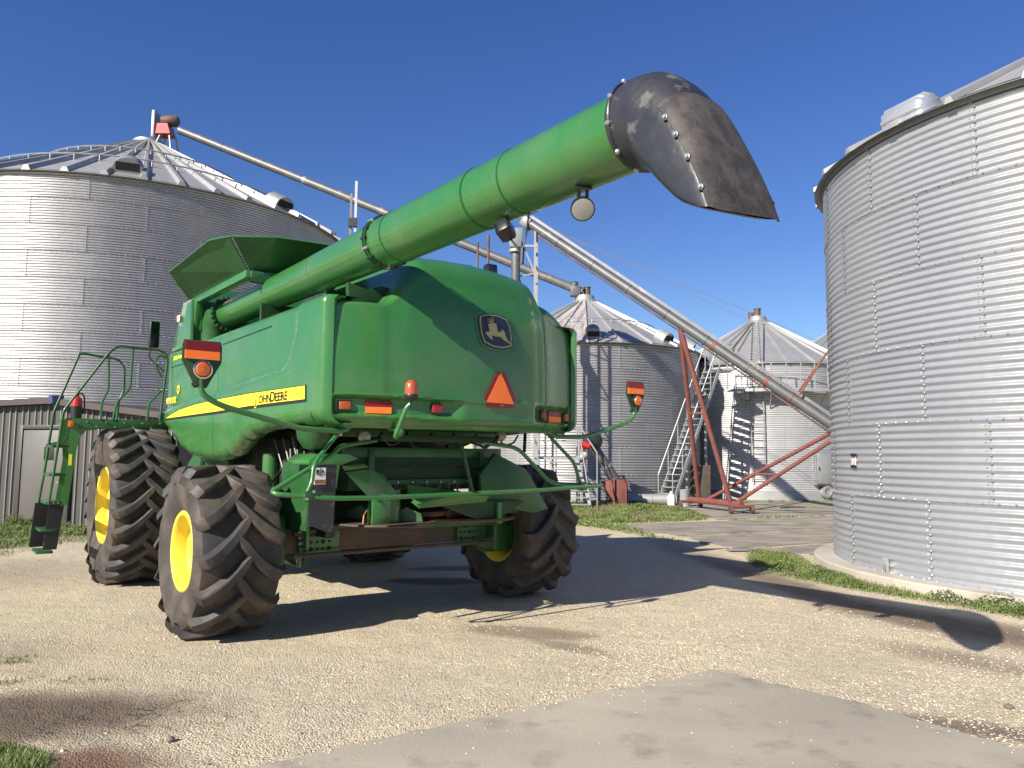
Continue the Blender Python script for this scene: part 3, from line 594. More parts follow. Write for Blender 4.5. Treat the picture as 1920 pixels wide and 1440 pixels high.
while x < Ls:
    if not (dx0-.12 < x < dx1+.12) :
        o = link('wall_rib', ribme, sh); o.location = (x, 0, .03); o.scale = (1, 1, ztop(x)-.06)
    else:
        o = link('wall_rib', ribme, sh); o.location = (x, 0, 2.30); o.scale = (1, 1, ztop(x)-2.33)
    x += .152 if k % 2 == 0 else .19; k += 1
for xa, xb in ((-.3, rx), (rx, Ls+.3)):
    za, zb = ztop(xa), ztop(xb)
    MB().ring([[V((xa, -.22, za)), V((xa, -.22, za+.14)), V((xa, 4.2, za+.14)), V((xa, 4.2, za))], [V((xb, -.22, zb)), V((xb, -.22, zb+.14)), V((xb, 4.2, zb+.14)), V((xb, 4.2, zb))]]).build('roof', 'shed_trim', sh)
dr = MB().box(((dx0+dx1)/2, -.03, 1.17), (dx1-dx0-.12, .05, 2.05)).build('door', 'shed_door', sh, bevel=.006)
MB().box((dx0+.78, -.058, 1.66), (.26, .012, .30)).build('door_window', 'glass_dark', dr); MB().tube([(dx1-.16, -.06, 1.0), (dx1-.16, -.11, 1.0), (dx1-.26, -.11, 1.0)], .012, 6).build('door_handle', 'chrome', dr)
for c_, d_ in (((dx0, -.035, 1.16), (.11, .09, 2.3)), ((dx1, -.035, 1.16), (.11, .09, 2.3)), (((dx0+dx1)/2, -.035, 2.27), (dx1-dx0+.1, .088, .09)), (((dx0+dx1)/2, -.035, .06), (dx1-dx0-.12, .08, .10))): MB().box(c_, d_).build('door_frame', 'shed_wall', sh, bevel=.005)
MB().box((3.95, -.05, 1.35), (1.1, .08, 1.5)).build('sliding_shutter', 'shed_trim', sh, bevel=.006)
MB().box((7.75, -.05, 1.3), (.5, .08, 2.0)).build('downpipe_panel', 'shed_trim', sh, bevel=.006)
tag(MB().lathe([(0, 0), (.15, 0), (.17, .14), (.185, .15), (.185, .18), (0, .18)], 4).build('plastic_box', 'blue_plastic', bevel=.01), 'small dark blue box on the shed roof edge left of the ladder', 'box').location = (-10.45, 17.62, 2.80)
BADGE=[(0.0141, 3.039), (0.1167, 3.0721), (0.2452, 3.0781), (0.3707, 3.0498), (0.4077, 2.9719), (0.4294, 2.8681), (0.416, 2.7589), (0.2966, 2.7288), (0.1676, 2.7312), (0.0522, 2.769), (0.0166, 2.8728), (0.0061, 2.9651)]
BADGE_IN=[(0.0279, 3.0313), (0.1169, 3.0598), (0.2453, 3.0657), (0.36, 3.0379), (0.3945, 2.9666), (0.4124, 2.8663), (0.4026, 2.7692), (0.2965, 2.7421), (0.1709, 2.7447), (0.0646, 2.7796), (0.0301, 2.877), (0.022, 2.9669)]
BADGE_IN2=[(0.0393, 3.0251), (0.117, 3.0504), (0.2454, 3.0561), (0.3493, 3.0299), (0.3825, 2.9624), (0.3992, 2.865), (0.3904, 2.7786), (0.2964, 2.7535), (0.1743, 2.7553), (0.0758, 2.7891), (0.0414, 2.881), (0.0345, 2.9683)]
BADGE_RIM=[(-0.0088, 3.0522), (0.1047, 3.1084), (0.2447, 3.1182), (0.3946, 3.0719), (0.4404, 2.9755), (0.4634, 2.8715), (0.4526, 2.7353), (0.297, 2.7022), (0.1564, 2.7085), (0.0355, 2.7441), (-0.0059, 2.8611), (-0.021, 2.962)]
DEER=[(0.1137, 2.9584), (0.1297, 2.9678), (0.1586, 2.9748), (0.1819, 2.9736), (0.1994, 2.9794), (0.2182, 2.9777), (0.1972, 2.9658), (0.188, 2.9525), (0.1883, 2.9307), (0.198, 2.908), (0.2297, 2.8991), (0.2828, 2.899), (0.3018, 2.901), (0.28, 2.933), (0.3196, 2.9047), (0.3258, 2.8786), (0.3357, 2.849), (0.3576, 2.8205), (0.3939, 2.7972), (0.4049, 2.7771), (0.3722, 2.797), (0.3313, 2.8141), (0.2955, 2.8278), (0.2656, 2.8495), (0.2127, 2.8489), (0.166, 2.8527), (0.1334, 2.87), (0.1103, 2.8714), (0.1313, 2.8491), (0.1666, 2.8093), (0.1573, 2.8103), (0.12, 2.8348), (0.0781, 2.8699), (0.0872, 2.8802), (0.1424, 2.887), (0.1456, 2.9072), (0.1522, 2.9343), (0.1335, 2.9474), (0.1161, 2.9521)]
ANTLERS=[[(0.1703, 2.9742), (0.1411, 2.986), (0.1007, 2.9833)], [(0.1761, 2.9749), (0.1547, 3.0084), (0.1475, 3.0284)], [(0.183, 2.9794), (0.1826, 3.0154), (0.1729, 3.039)], [(0.1549, 2.9952), (0.1118, 3.011)], [(0.1642, 2.9925), (0.1314, 3.0152)]]
SMV_OUT=[(0.223, 2.5023), (0.3111, 2.5087), (0.4658, 2.257), (0.4318, 2.1603), (0.1236, 2.1542), (0.0745, 2.2414)]
SMV_IN=[(0.2698, 2.5057), (0.441, 2.1987), (0.0967, 2.2028)]
STRIPE_Y=[(-1.1553, 2.2989), (-1.1649, 2.1805), (0.2641, 2.1838), (1.3097, 2.1702), (3.4825, 2.161), (3.25, 2.1984), (2.8049, 2.2503), (2.1192, 2.2862), (1.3277, 2.302), (0.2471, 2.3091)]
STRIPE_K=[(-1.1799, 2.3067), (-1.1921, 2.1539), (0.2606, 2.1533), (1.3055, 2.1401), (3.5213, 2.1364), (3.5364, 2.1584), (3.3041, 2.2074), (2.8068, 2.2613), (2.1209, 2.2966), (1.3291, 2.3117), (0.2481, 2.3179)]
JD=[(0.0515, 2.1891), (-0.8187, 2.187), (0.0016, 2.2768), (-0.8002, 2.2561)]
TXT2=[(3.5031, 2.3584), (2.9584, 2.3394), (3.363, 2.9672), (2.9025, 2.9655), (3.0616, 2.4976)]
CREASE=[(1.3454, 2.4309), (-0.6401, 2.4845), (-0.8624, 2.5342), (-0.8965, 2.7064), (3.2117, 2.8535), (1.1606, 2.3123)]
# ------------------------------------------------------------------ combine harvester (machine frame: x to its right, y forward)
cb = thing('combine_harvester', 'large green combine harvester with yellow wheel rims seen from behind, unloading auger folded back', 'combine harvester', (-1.366, 8.605, 0), R_(38))
# --- wheels
def wheel(x, y, R, w_, rim, lugs, sweep, side, seed, steer=0.):
    """side -1: outer face towards -x"""
    h = .082*(R/.8)**.3; W = w_/2; rr = random.Random(seed)
    def rimprof(s):
        o = W*.80
        return [(rim+.012, s*(o+.0)), (rim+.030, s*(o+.022)), (rim+.018, s*(o+.034)), (rim-.012, s*(o+.030)), (rim-.030, s*(o)), (rim-.036, s*(o-.10)), (rim-.075, s*(o-.13)), (rim-.082, s*(o-.34)), (rim-.078, s*(o-.345)), (.10, s*(o-.40)), (.10, s*(o-.33)), (.0, s*(o-.33))]
    wl = MB().lathe(rimprof(side), 72, 'x').build('wheel', 'yellow_rim', cb, smooth=True, ang=30)
    mb = MB(); mb.lathe([(rim+.005, side*W*.78), (rim-.03, side*W*.5), (rim-.08, 0), (rim-.08, -side*W*.4), (rim-.03, -side*W*.7), (rim+.01, -side*W*.82), (rim+.03, -side*W*.85)], 60, 'x').build('wheel_barrel', 'yellow_rim', wl, smooth=True)
    for k in range(8):
        a = k*math.pi/4+.2; MB().lathe([(.018, 0), (.018, .03), (.008, .035)], 8, 'x', c=(side*(W*.8-.33), .15*math.cos(a), .15*math.sin(a)), cap=True)
    Rb = R-h; sh = .052*R
    prof = [(rim-.005, W*.76), (rim+.02, W*.83), (rim+.06, W*.90), (rim+(Rb-rim)*.45, W*1.0), (rim+(Rb-rim)*.72, W*1.005), (Rb-sh*.9, W*.975), (Rb-sh*.25, W*.93), (Rb, W*.84), (Rb+.004, W*.4), (Rb+.006, 0)]
    prof = prof+[(r, -x_) for r, x_ in prof[-2::-1]]
    ty = MB().lathe(prof, 96, 'x')
    ty.build('tyre', 'rubber_dusty', wl, smooth=True, ang=32); ty = MB()
    ns = 9
    for sgn in (-1, 1):
        for k in range(lugs):
            th0 = 2*math.pi*(k+(.5 if sgn > 0 else 0))/lugs+rr.uniform(-.006, .006); rings = []
            for i in range(ns+1):
                f = i/ns; x_ = sgn*(-.055+(W*1.0+.055)*f)
                th = th0+sweep*(1-(1-f)**1.55)   # chevron
                top = R if f < .86 else R-(R-Rb+.02)*((f-.86)/.14)**1.4*.8
                base = Rb-.012 if f < .84 else Rb-.012-sh*1.6*((f-.84)/.16)
                if f > .97: x_ = sgn*(W*1.012)
                wt = (.088+.034*f)*(.8/R)**.4 if f > .06 else .052; wb = wt+.036
                d = V((sgn*(W+.055), 1.55*max(1-f, .25)**.55*sweep*R)).normalized()   # direction in (x, arc)
                nx, na = -d.y*sgn*1.0, abs(d.x)
                def pt(off, r): a = th+off*na/r; xx = x_-sgn*off*abs(d.y)*.8; return V((xx, r*math.cos(a), r*math.sin(a)))
                j1, j2, j3 = rr.uniform(-.005, .002), rr.uniform(-.005, .002), rr.uniform(-.004, .004); rings.append([pt(-wb*.5, base), pt(-wt*.5+j3, top-.010+j1), pt(-wt*.34, top+j1*.6), pt(wt*.34, top+j2*.6), pt(wt*.5+j3, top-.010+j2), pt(wb*.5, base)])
            ty.ring(rings, cap=True)
    # small moulded ribs on the sidewall shoulder
    o = ty.build('tread_lugs', 'rubber', wl, smooth=True, ang=32)
    wl.location = (x, y, R-.012); wl.rotation_euler = (0, 0, R_(steer))
    return wl
# rotation sense: on the rear face the chevron points up, so sweep goes downwards at the back (towards -y, lower z)
wheel(-2.2+.375, 0, .80, .75, .345, 14, .50, -1, 1)
wheel(2.2-.375, 0, .80, .75, .345, 14, .50, 1, 2)
wheel(-2.22+.41, 3.72, 1.02, .80, .475, 24, .34, -1, 3)
wheel(2.22-.41, 3.72, 1.02, .80, .475, 24, .34, 1, 4)

# --- side shields
ZL = [(3.62, 2.03), (3.40, 1.98), (3.05, 1.85), (2.75, 1.73), (2.35, 1.655), (2.0, 1.625), (1.5, 1.61), (1.15, 1.625), (.92, 1.66), (.72, 1.74), (.50, 1.83), (.2, 1.89), (-.2, 1.93), (-.8, 1.95), (-1.5, 1.955)]
def zlow(y):
    for (a, za), (b, zb) in zip(ZL, ZL[1:]):
        if a >= y >= b: t = (a-y)/(a-b); t = t*t*(3-2*t); return za+(zb-za)*t
    return ZL[-1][1] if y < 0 else ZL[0][1]
def sstep(a, b, x): t = min(1, max(0, (x-a)/(b-a))); return t*t*(3-2*t)
def shield(y0, y1, rear, name, side):
    mb = MB(); ny, nz = int(abs(y1-y0)/.05), 40; top = 3.08
    ys = [y0+(y1-y0)*i/ny for i in range(ny+1)]
    if rear: ys = [y for y in ys if y > y1+.16]+[y1+.16*math.cos(k*math.pi/20)**1 for k in range(0, 11)][::1]
    if rear: ys = sorted(set(round(y, 4) for y in ys), reverse=True)
    for y in ys:
        zb = zlow(y)
        for j in range(nz+1):
            t = j/nz; t = t if t > .0 else 0
            z = zb+(top-zb)*(t**1.35 if True else t)
            inn = 0.
            d = z-zb; r = .13
            if d < r: inn += r*(1-math.sqrt(max(0, 1-((r-d)/r)**2)))
            d = top-z; r = .035
            if d < r: inn += r*(1-math.sqrt(max(0, 1-((r-d)/r)**2)))
            if rear:
                d = y-y1; r = .10 if side < 0 else .06
                if d < r: inn += r*(1-math.sqrt(max(0, 1-((r-d)/r)**2)))*.95
            zl = 2.27+(.055)*(3.4-y)        # crease line climbing rearwards
            zl = zl if y > -.55 else zl+ (max(0, (-.55-y))*1.6)**2*1.2
            flare = .038*(1-sstep(zl-.03, zl+.045, z)) if y > -.93 else .038
            if y > -.93 and y < -.80: flare = max(flare, .038*(1-sstep(-.93, -.80, y)))
            tumble = .05*sstep(2.5, 3.1, z)*.0
            cheek = 0.
            x = -1.45-flare+inn+tumble+cheek
            mb.v.append((x*(-side), y, z))
    n = nz+1
    for i in range(len(ys)-1):
        for j in range(nz): mb.f.append((i*n+j, i*n+j+1, (i+1)*n+j+1, (i+1)*n+j))
    # returns
    m = len(ys)
    def strip(idx, fx):
        o = len(mb.v)
        for k in idx: x, y, z = mb.v[k]; mb.v.append(fx(x, y, z))
        for a in range(len(idx)-1): mb.f.append((idx[a], idx[a+1], o+a+1, o+a))
    strip([i*n+nz for i in range(m)], lambda x, y, z: (x*.80, y, z+.004)); strip([i*n for i in range(m)], lambda x, y, z: (x*.93, y, z+.03))
    strip([j for j in range(n)], lambda x, y, z: (x*.95, y-.002, z)); strip([(m-1)*n+j for j in range(n)], lambda x, y, z: (x*.975, y+.03, z))
    return mb.build(name, 'green_paint', cb, smooth=True, ang=50)
for s_ in (-1, 1):
    shield(3.62, 1.43, False, 'front_side_shield', s_); shield(1.422, -1.5, True, 'rear_side_shield', s_)
# --- rear hood
def hood_y(x, z):
    ax = abs(x); y = -1.69+.055*min(ax/.80, 1)**2
    if ax > .72: y += (.15 if x < 0 else .15)*((ax-.72)/.68)**1.5
    if x > .9: y += .03*sstep(.90, .96, x)
    if x < -.78: y += .005*sstep(.80, .88, -x)-.005*sstep(.90, .97, -x)
    y += .05*sstep(2.5, 3.4, z)+.16*sstep(2.95, 3.7, z)*(1-sstep(.9, 1.3, ax)*.6)
    lo = sstep(2.03, 2.06, z)*(1-sstep(2.175, 2.215, z))
    wx = max(sstep(.12, .30, -x)*(1-sstep(1.33, 1.40, -x)), sstep(.74, .84, x)*(1-sstep(1.36, 1.40, x)))
    y += .055*lo*wx
    y -= .014*(1-sstep(2.20, 2.24, z))*(1-lo)
    y += .13*(1-sstep(1.93, 2.07, z))**2
    return y
def hood_top(x):
    if x < 0: return 3.05+(.585-.05*(abs(x)/.6)**2.6*(abs(x) < .6)-.05*(abs(x) >= .6))*(1-sstep(.50, .97, -x))
    return 3.635-.085*(min(x, .9)/.9)**2.6-.24*sstep(.82, .93, x)-.13*sstep(.95, 1.35, x)**1.5
mb = MB(); nx = 150; cols = []
for i in range(nx+1):
    x = (1.40 if i < nx/2 else 1.43)*math.sin(math.pi*(i/nx-.5)*.98); zt = hood_top(x)-.05*sstep(1.25, 1.4, x)-.03*sstep(1.3, 1.4, -x); r = .26*(1-sstep(.5, .97, -x) if x < 0 else 1-sstep(.8, 1.0, x)*.55)+.05
    colp = []
    for j in range(61):
        z = 1.93+(zt-r-1.93)*j/60; colp.append((x, hood_y(x, z), z))
    yb = hood_y(x, zt-r)
    for k in range(1, 11): a = math.pi/2*k/10; colp.append((x, yb+r*1.25*(1-math.cos(a)), zt-r+r*math.sin(a)))
    yl = colp[-1][1]
    for k in range(1, 5): colp.append((x, yl+(.1-yl)*k/4 if abs(x) < 1.3 else yl+(-.9+.2-yl)*k/4, zt+.012*k*(1 if abs(x) < .9 else 0)))
    cols.append(colp)
n = len(cols[0])
for c_ in cols: mb.v += c_
for i in range(nx):
    for j in range(n-1): mb.f.append((i*n+j, i*n+j+1, (i+1)*n+j+1, (i+1)*n+j))
o = len(mb.v)
for i in range(nx+1): x, y, z = cols[i][0]; mb.v.append((x*.93, y*.86+.02, z+.01))
for i in range(nx): mb.f.append((i*n, (i+1)*n, o+i+1, o+i))
hd = mb.build('rear_hood', 'green_paint', cb, smooth=True, ang=55)
def onhood(poly, d0, d1, name, m, parent, bevel=0, smooth=False):
    """plate following the hood: outline in (x,z), from d0 to d1 in front of the surface"""
    me = bmesh.new(); top = [me.verts.new((x, 0, z)) for x, z in poly]; me.faces.new(top)
    bmesh.ops.triangulate(me, faces=me.faces[:])
    for _ in range(1): bmesh.ops.subdivide_edges(me, edges=[e for e in me.edges if e.calc_length() > .05], cuts=1, use_grid_fill=True)
    r_ = bmesh.ops.extrude_face_region(me, geom=me.faces[:]); nv = set(v for v in r_['geom'] if isinstance(v, bmesh.types.BMVert))
    for v in me.verts: v.co.y = hood_y(v.co.x, max(v.co.z, 2.24))-(d0 if v in nv else d1)
    bmesh.ops.recalc_face_normals(me, faces=me.faces)
    mm = bpy.data.meshes.new(name); me.to_mesh(mm); me.free(); mm.materials.append(M_[m]); return link(name, mm, parent)
onhood(BADGE_RIM, -.002, .010, 'badge_recess', 'green_paint', hd)
bd = onhood(BADGE, .0, .022, 'badge', 'badge_black', hd) if False else onhood(BADGE, .0, .018, 'badge', 'badge_black', cb)
onhood(BADGE_IN, .014, .022, 'badge_border', 'gold', bd); onhood(BADGE_IN2, .018, .0245, 'badge_field', 'badge_black', bd)
onhood(DEER, .02, .028, 'leaping_deer', 'gold', bd)
mb = MB()
for l in ANTLERS: mb.tube([(x, hood_y(x, z)-.026, z) for x, z in l], [.0048 if k < len(l)-1 else .002 for k in range(len(l))], 6)
mb.build('antlers', 'gold', bd)
sm = onhood(SMV_OUT, .006, .014, 'slow_vehicle_triangle', 'dark_red_reflective', cb); onhood(SMV_IN, .0, .0165, 'orange_triangle', 'orange_reflective', sm)
MB().box((.282, hood_y(.28, 2.22)-.017, 2.178), (.05, .004, .016)).build('maker_label', 'amber_dull', sm)
# lamps in the hood's recess
def lamp(x, z, w_, h, m, name, d=.045, rot=0.):
    y = hood_y(x, z); e = .01; sl = (hood_y(x+e, z)-hood_y(x-e, z))/(2*e)
    o = MB().box((0, 0, 0), (w_, d, h)).build(name, m, cb, bevel=.012, bseg=3); o.location = (x, y-d*.35, z); o.rotation_euler = (0, 0, math.atan(sl)*.8); 
    q = MB().box((0, d*.3, 0), (w_+.012, d*.5, h+.012)).build('lamp_housing', 'black_plastic', o, bevel=.004); return o
lamp(-1.265, 2.118, .105, .075, 'amber_dull', 'turn_lamp'); lamp(-.415, 2.118, .115, .078, 'red_lens', 'tail_lamp')
lamp(.93, 2.118, .105, .085, 'red_lens', 'tail_lamp', .06); lamp(1.355, 2.11, .105, .085, 'amber_dull', 'turn_lamp', .06)
def reflector(x, z, w_, h):
    y = hood_y(x, z); e = .01; sl = (hood_y(x+e, z)-hood_y(x-e, z))/(2*e)
    o = MB().box((0, 0, h/4), (w_, .008, h/2)).build('reflector', 'dark_red_reflective', cb); o.location = (x, y-.012, z); o.rotation_euler = (0, 0, math.atan(sl))
    MB().box((0, -.001, -h/4), (w_, .008, h/2)).build('orange_strip', 'orange_reflective', o)
reflector(-.975, 2.115, .235, .112); reflector(1.145, 2.108, .225, .112)
# panel seam line low on the hood, hinge bumps
# --- stripe and lettering on the left shield
def side_plate(poly, x0, x1, name, m, parent): return MB().prism([(y, z) for y, z in poly], x1-x0, 'x', x0).build(name, m, parent)
side_plate(STRIPE_K, -1.4925, -1.4905, 'black_stripe', 'decal_black', cb)
ys_ = side_plate(STRIPE_Y, -1.4955, -1.493, 'yellow_stripe', 'decal_yellow', cb)
mt = lambda y, z, x=-1.4975: frame((x, y, z), (0, -1, 0), (0, 0, 1))
def name_text(m, ex, off, nm):
    for body, size, y, sx_ in (('J', .135, .055, 1.15), ('OHN', .108, -.035, 1.36), ('D', .138, -.345, 1.32), ('EERE', .112, -.468, 1.36)):
        text_mesh(nm, body, size, mt(y, 2.196, -1.4975-ex), m, ys_, sx=sx_, offset=off, spacing=.97)
name_text('decal_yellow', 0, .012, 'lettering_outline')
name_text('decal_black', .002, .0028, 'lettering')
text_mesh('model_number', '9770 STS', .110, mt(3.50, 2.355, -1.493), 'decal_yellow', cb, sx=1.12, offset=.003)
text_mesh('small_lettering', 'Bullet Rotor', .080, mt(3.38, 2.945, -1.458), 'decal_yellow', cb, sx=1.05, shear=.2, offset=.002)
bdg = MB().lathe([(0, 0), (.06, 0), (.06, .004), (0, .005)], 20, 'x', c=(-1.462, 3.06, 2.53), cap=False).build('round_badge', 'decal_yellow', cb)
MB().lathe([(0, -.002), (.030, -.002), (.03, -.004), (0, -.004)], 16, 'x', c=(-1.462, 3.06, 2.53)).build('badge_centre', 'green_paint', bdg)
# pressed groove lines on the front upper shield
for a, b in (((2.95, 2.86), (3.5, 2.86)), ((-.2, 2.96), (1.30, 2.94))):
    MB().tube([(-1.4515, a[0], a[1]), (-1.4515, b[0], b[1])], .007, 6).build('shield_groove', 'dark_green', cb)
# --- grain tank
tk = MB()
tk.box((0, 3.02, 2.75), (2.6, .06, 1.9)).box((0, .70, 2.6), (2.5, .05, 1.5)).box((-1.28, 1.85, 2.5), (.05, 2.3, .9)).box((1.28, 1.85, 2.85), (.05, 2.3, 1.65)).box((0, 1.85, 2.2), (2.5, 2.3, .05))
tk.build('grain_tank', 'dark_green', cb)
# front left upper panel beside the auger elbow
MB().prism([(3.58, 3.085), (3.14, 3.66), (2.52, 3.68), (2.58, 3.35), (2.66, 3.085)], .10, 'x', -1.435).build('upper_side_panel', 'green_paint', cb, bevel=.012)
MB().prism([(3.58, 3.085), (3.14, 3.66), (2.52, 3.68), (2.58, 3.35), (2.66, 3.085)], .10, 'x', 1.35).build('upper_side_panel', 'green_paint', cb, bevel=.012)
MB().box((-.95, 2.62, 3.35), (.95, .05, .62)).build('tank_front_wall', 'green_steel', cb)
MB().tube([(-1.44, 2.6, 3.09), (-1.44, 2.62, 3.66)], .03, 8).build('panel_edge', 'green_steel', cb)
MB().box((-1.38, 1.92, 3.66), (.10, 2.45, .085)).build('tank_side_beam', 'green_paint', cb, bevel=.01)
MB().box((.0, .72, 3.64), (2.76, .10, .12)).build('tank_rear_beam', 'green_steel', cb, bevel=.01)
MB().box((1.38, 1.92, 3.66), (.10, 2.45, .085)).build('tank_side_beam', 'green_paint', cb, bevel=.01)
MB().prism([(-1.45, 3.58), (-.62, 3.58), (-.52, 3.70), (-1.2, 3.70)], .03, 'y', .66).build('tank_corner_plate', 'green_steel', cb)
# flared extensions: left, rear, right, front
def panel3(pts, name, m, th=.012):
    a, b, c_ = V(pts[0]), V(pts[1]), V(pts[2]); nrm = (b-a).cross(c_-a).normalized()*th
    n = len(pts); mb = MB(); mb.v = [tuple(p) for p in pts]+[tuple(V(p)+nrm) for p in pts]
    mb.f = [tuple(range(n)), tuple(reversed(range(n, 2*n)))]+[(i, (i+1) % n, (i+1) % n+n, i+n) for i in range(n)]
    return mb.build(name, m, cb)
panel3([(-1.38, 2.95, 3.70), (-1.36, .78, 3.70), (-1.66, .55, 4.0), (-1.74, 1.0, 4.04), (-1.76, 2.55, 3.97)], 'tank_extension', 'green_steel')
panel3([(-1.36, .76, 3.70), (1.2, .76, 3.70), (1.3, .30, 4.10), (-1.25, .30, 4.01), (-1.64, .53, 4.0)], 'tank_extension', 'green_steel')
panel3([(1.38, 2.95, 3.70), (1.76, 2.55, 3.97), (1.76, .9, 4.04), (1.36, .78, 3.70)], 'tank_extension', 'green_steel')
panel3([(-1.3, 3.0, 3.70), (1.3, 3.0, 3.70), (1.5, 3.4, 4.0), (-1.5, 3.4, 4.0)], 'tank_extension', 'green_steel')
MB().tube([(-1.76, 2.55, 3.97), (-1.74, 1.0, 4.04), (-1.66, .55, 4.0), (-1.25, .30, 4.01), (1.3, .3, 4.1)], .011, 6).build('extension_edge', 'green_paint', cb, smooth=True)
# engine deck, cab and light-blocking core that close the machine
MB().box((0, -.25, 2.95), (2.2, 1.7, .1)).box((.2, .1, 3.2), (1.6, .9, .5)).build('engine_deck', 'dark_green', cb)
MB().box((0, -.15, 2.47), (2.5, 1.5, .95)).build('light_block_core', 'black_void', cb)  # solid black box inside the body, added to block light
cbn = MB().box((0, 4.15, 2.95), (1.75, 1.7, 1.55)).build('cab', 'green_paint', cb, bevel=.08)
MB().box((0, 5.02, 3.0), (1.6, .03, 1.3)).build('windscreen', 'glass_dark', cbn); MB().box((-.885, 4.2, 3.05), (.02, 1.3, 1.1)).build('side_window', 'glass_dark', cbn); MB().box((.885, 4.2, 3.05), (.02, 1.3, 1.1)).build('side_window', 'glass_dark', cbn)
MB().box((0, 4.15, 3.78), (1.9, 2.0, .16)).build('cab_roof', 'green_paint', cbn, bevel=.05)
MB().box((0, 5.1, 1.25), (1.3, 1.9, .8), rot=('X', -28)).build('feeder_house', 'green_steel', cb, bevel=.02)
MB().tube([(-.15, -1.2, 3.25), (-.15, -.6, 3.5)], .08, 10).build('exhaust_stub', 'old_grey_steel', cb)
# deck clutter below the auger: post, ladder bars, hoses
for x, y, z0, z1 in ((-1.05, -.55, 3.0, 3.38), (-.62, -.3, 3.0, 3.4)): MB().tube([(x, y, z0), (x, y, z1)], .02, 8).build('deck_post', 'green_paint', cb)
for z in (3.14, 3.24, 3.34): MB().tube([(-1.05, -.55, z), (-.62, -.3, z)], .013, 6).build('deck_rail', 'green_steel', cb)
for k in range(3): MB().tube([(-1.25+.1*k, -.2, 3.08), (-1.0+.08*k, -.7, 3.2), (-.75+.05*k, -1.2, 3.18), (-.6, -1.4, 3.35)], .018, 6, smooth=.2).build('hydraulic_hose', 'black_plastic', cb, smooth=True)
MB().box((-1.05, -1.0, 3.02), (.55, .6, .06)).build('deck_plate', 'dark_green', cb)
# auger cradle
MB().prism([(-1.18, 3.02), (-.80, 3.02), (-.70, 3.24), (-.86, 3.25), (-1.0, 3.20), (-1.2, 3.24)], .06, 'y', -1.35).build('auger_cradle', 'dark_green', cb, bevel=.006)

# --- unloading auger
Y0, Y1 = 2.45, -4.74
def ax(y): f = (Y0-y)/(Y0-Y1); return V((-1.08+.02*f, y, 3.475+.085*f))
au = MB().tube([ax(2.45), ax(.4), ax(-1.80)], [.165, .18, .205], 64).build('unloading_auger', 'green_paint', cb, smooth=True)
MB().tube([ax(-1.83), ax(-4.74)], [.215, .228], 64).build('outer_tube', 'green_paint', au, smooth=True)
def band(y, r, w_, name, m, par=au, n=64): MB().tube([ax(y+w_/2), ax(y-w_/2)], r, n).build(name, m, par, smooth=True)
band(-1.80, .236, .014, 'clamp_flange', 'green_steel'); band(-1.835, .236, .014, 'clamp_flange', 'green_steel')
for k in range(16):
    a = 2*math.pi*k/16; c_ = ax(-1.815)+V((.225*math.cos(a), 0, .225*math.sin(a)))
    MB().box((0, 0, 0), (.026, .085, .026), mtx=Matrix.Translation(c_)).build('clamp_bolt', 'zinc' if k % 3 == 0 else 'black_plastic', au, bevel=.004)
for y, r in ((-.55, .1885), (-2.07, .2185), (-3.26, .2235), (-3.68, .225)): band(y, r+.0025, .012, 'tube_seam', 'green_steel')
band(-3.23, .2265, .04, 'weld_band', 'green_paint')
band(2.33, .205, .05, 'pivot_collar', 'dark_green', cb)
for k in range(22):
    a = 2*math.pi*k/22; c_ = ax(2.33)+V((.205*math.cos(a), 0, .205*math.sin(a)))
    MB().box((0, 0, 0), (.04, .07, .04), mtx=Matrix.Translation(c_)).build('collar_bolt', 'dark_green', cb, bevel=.006)
MB().tube([(-1.10, 2.36, 3.47), (-1.12, 2.55, 3.45), (-1.15, 2.66, 3.30), (-1.15, 2.68, 2.9)], [.19, .20, .20, .20], 32).build('auger_elbow', 'green_steel', cb, smooth=True)
MB().box((-1.32, 2.62, 3.36), (.08, .10, .2)).build('pivot_bracket', 'green_steel', cb, bevel=.01)
MB().box((-1.15, -2.55, 3.565), (.04, .045, .004), mtx=Matrix.Identity(4)).build('paint_chip', 'rust_bright', au)
# cable over the clamp
MB().tube([ax(-1.7)+V((.02, 0, .24)), ax(-1.82)+V((0, 0, .262)), ax(-1.95)+V((0, 0, .25)), ax(-2.25)+V((0, 0, .235))], .008, 6, smooth=.05).build('cable', 'black_plastic', au)
# --- rubber spout
def sec(c_, ang_, hw, hh, ex, n=40):
    d = V((0, -math.cos(ang_), -math.sin(ang_))); up_ = V((0, -math.sin(ang_), math.cos(ang_))); out = []
    for k in range(n):
        a = 2*math.pi*k/n; ca, sa_ = math.cos(a), math.sin(a)
        xx = math.copysign(abs(ca)**(2/ex), ca); out.append(V(c_)+V((1, 0, 0))*hw*xx+up_*hh*math.copysign(abs(sa_)**(2/ex), sa_)+V((0, 0, .024*xx*max(0, min(1, (3.3-c_[2])/.4)))))
    return out
SX = -1.06
spec = [((SX, -4.70, 3.560), 0, .247, .247, 2), ((SX, -4.78, 3.560), 3, .258, .258, 2.0), ((SX, -4.87, 3.545), 12, .266, .262, 2.1), ((SX, -4.945, 3.50), 26, .274, .252, 2.3), ((SX, -5.01, 3.43), 40, .278, .232, 2.6),
        ((SX, -5.075, 3.345), 51, .282, .204, 3.1), ((SX, -5.14, 3.25), 57, .285, .172, 3.8), ((SX, -5.215, 3.135), 61, .285, .140, 4.6), ((SX, -5.30, 3.01), 64, .285, .100, 5), ((SX, -5.365, 2.925), 85, .285, .058, 5), ((SX, -5.388, 2.900), 104, .285, .046, 5)]
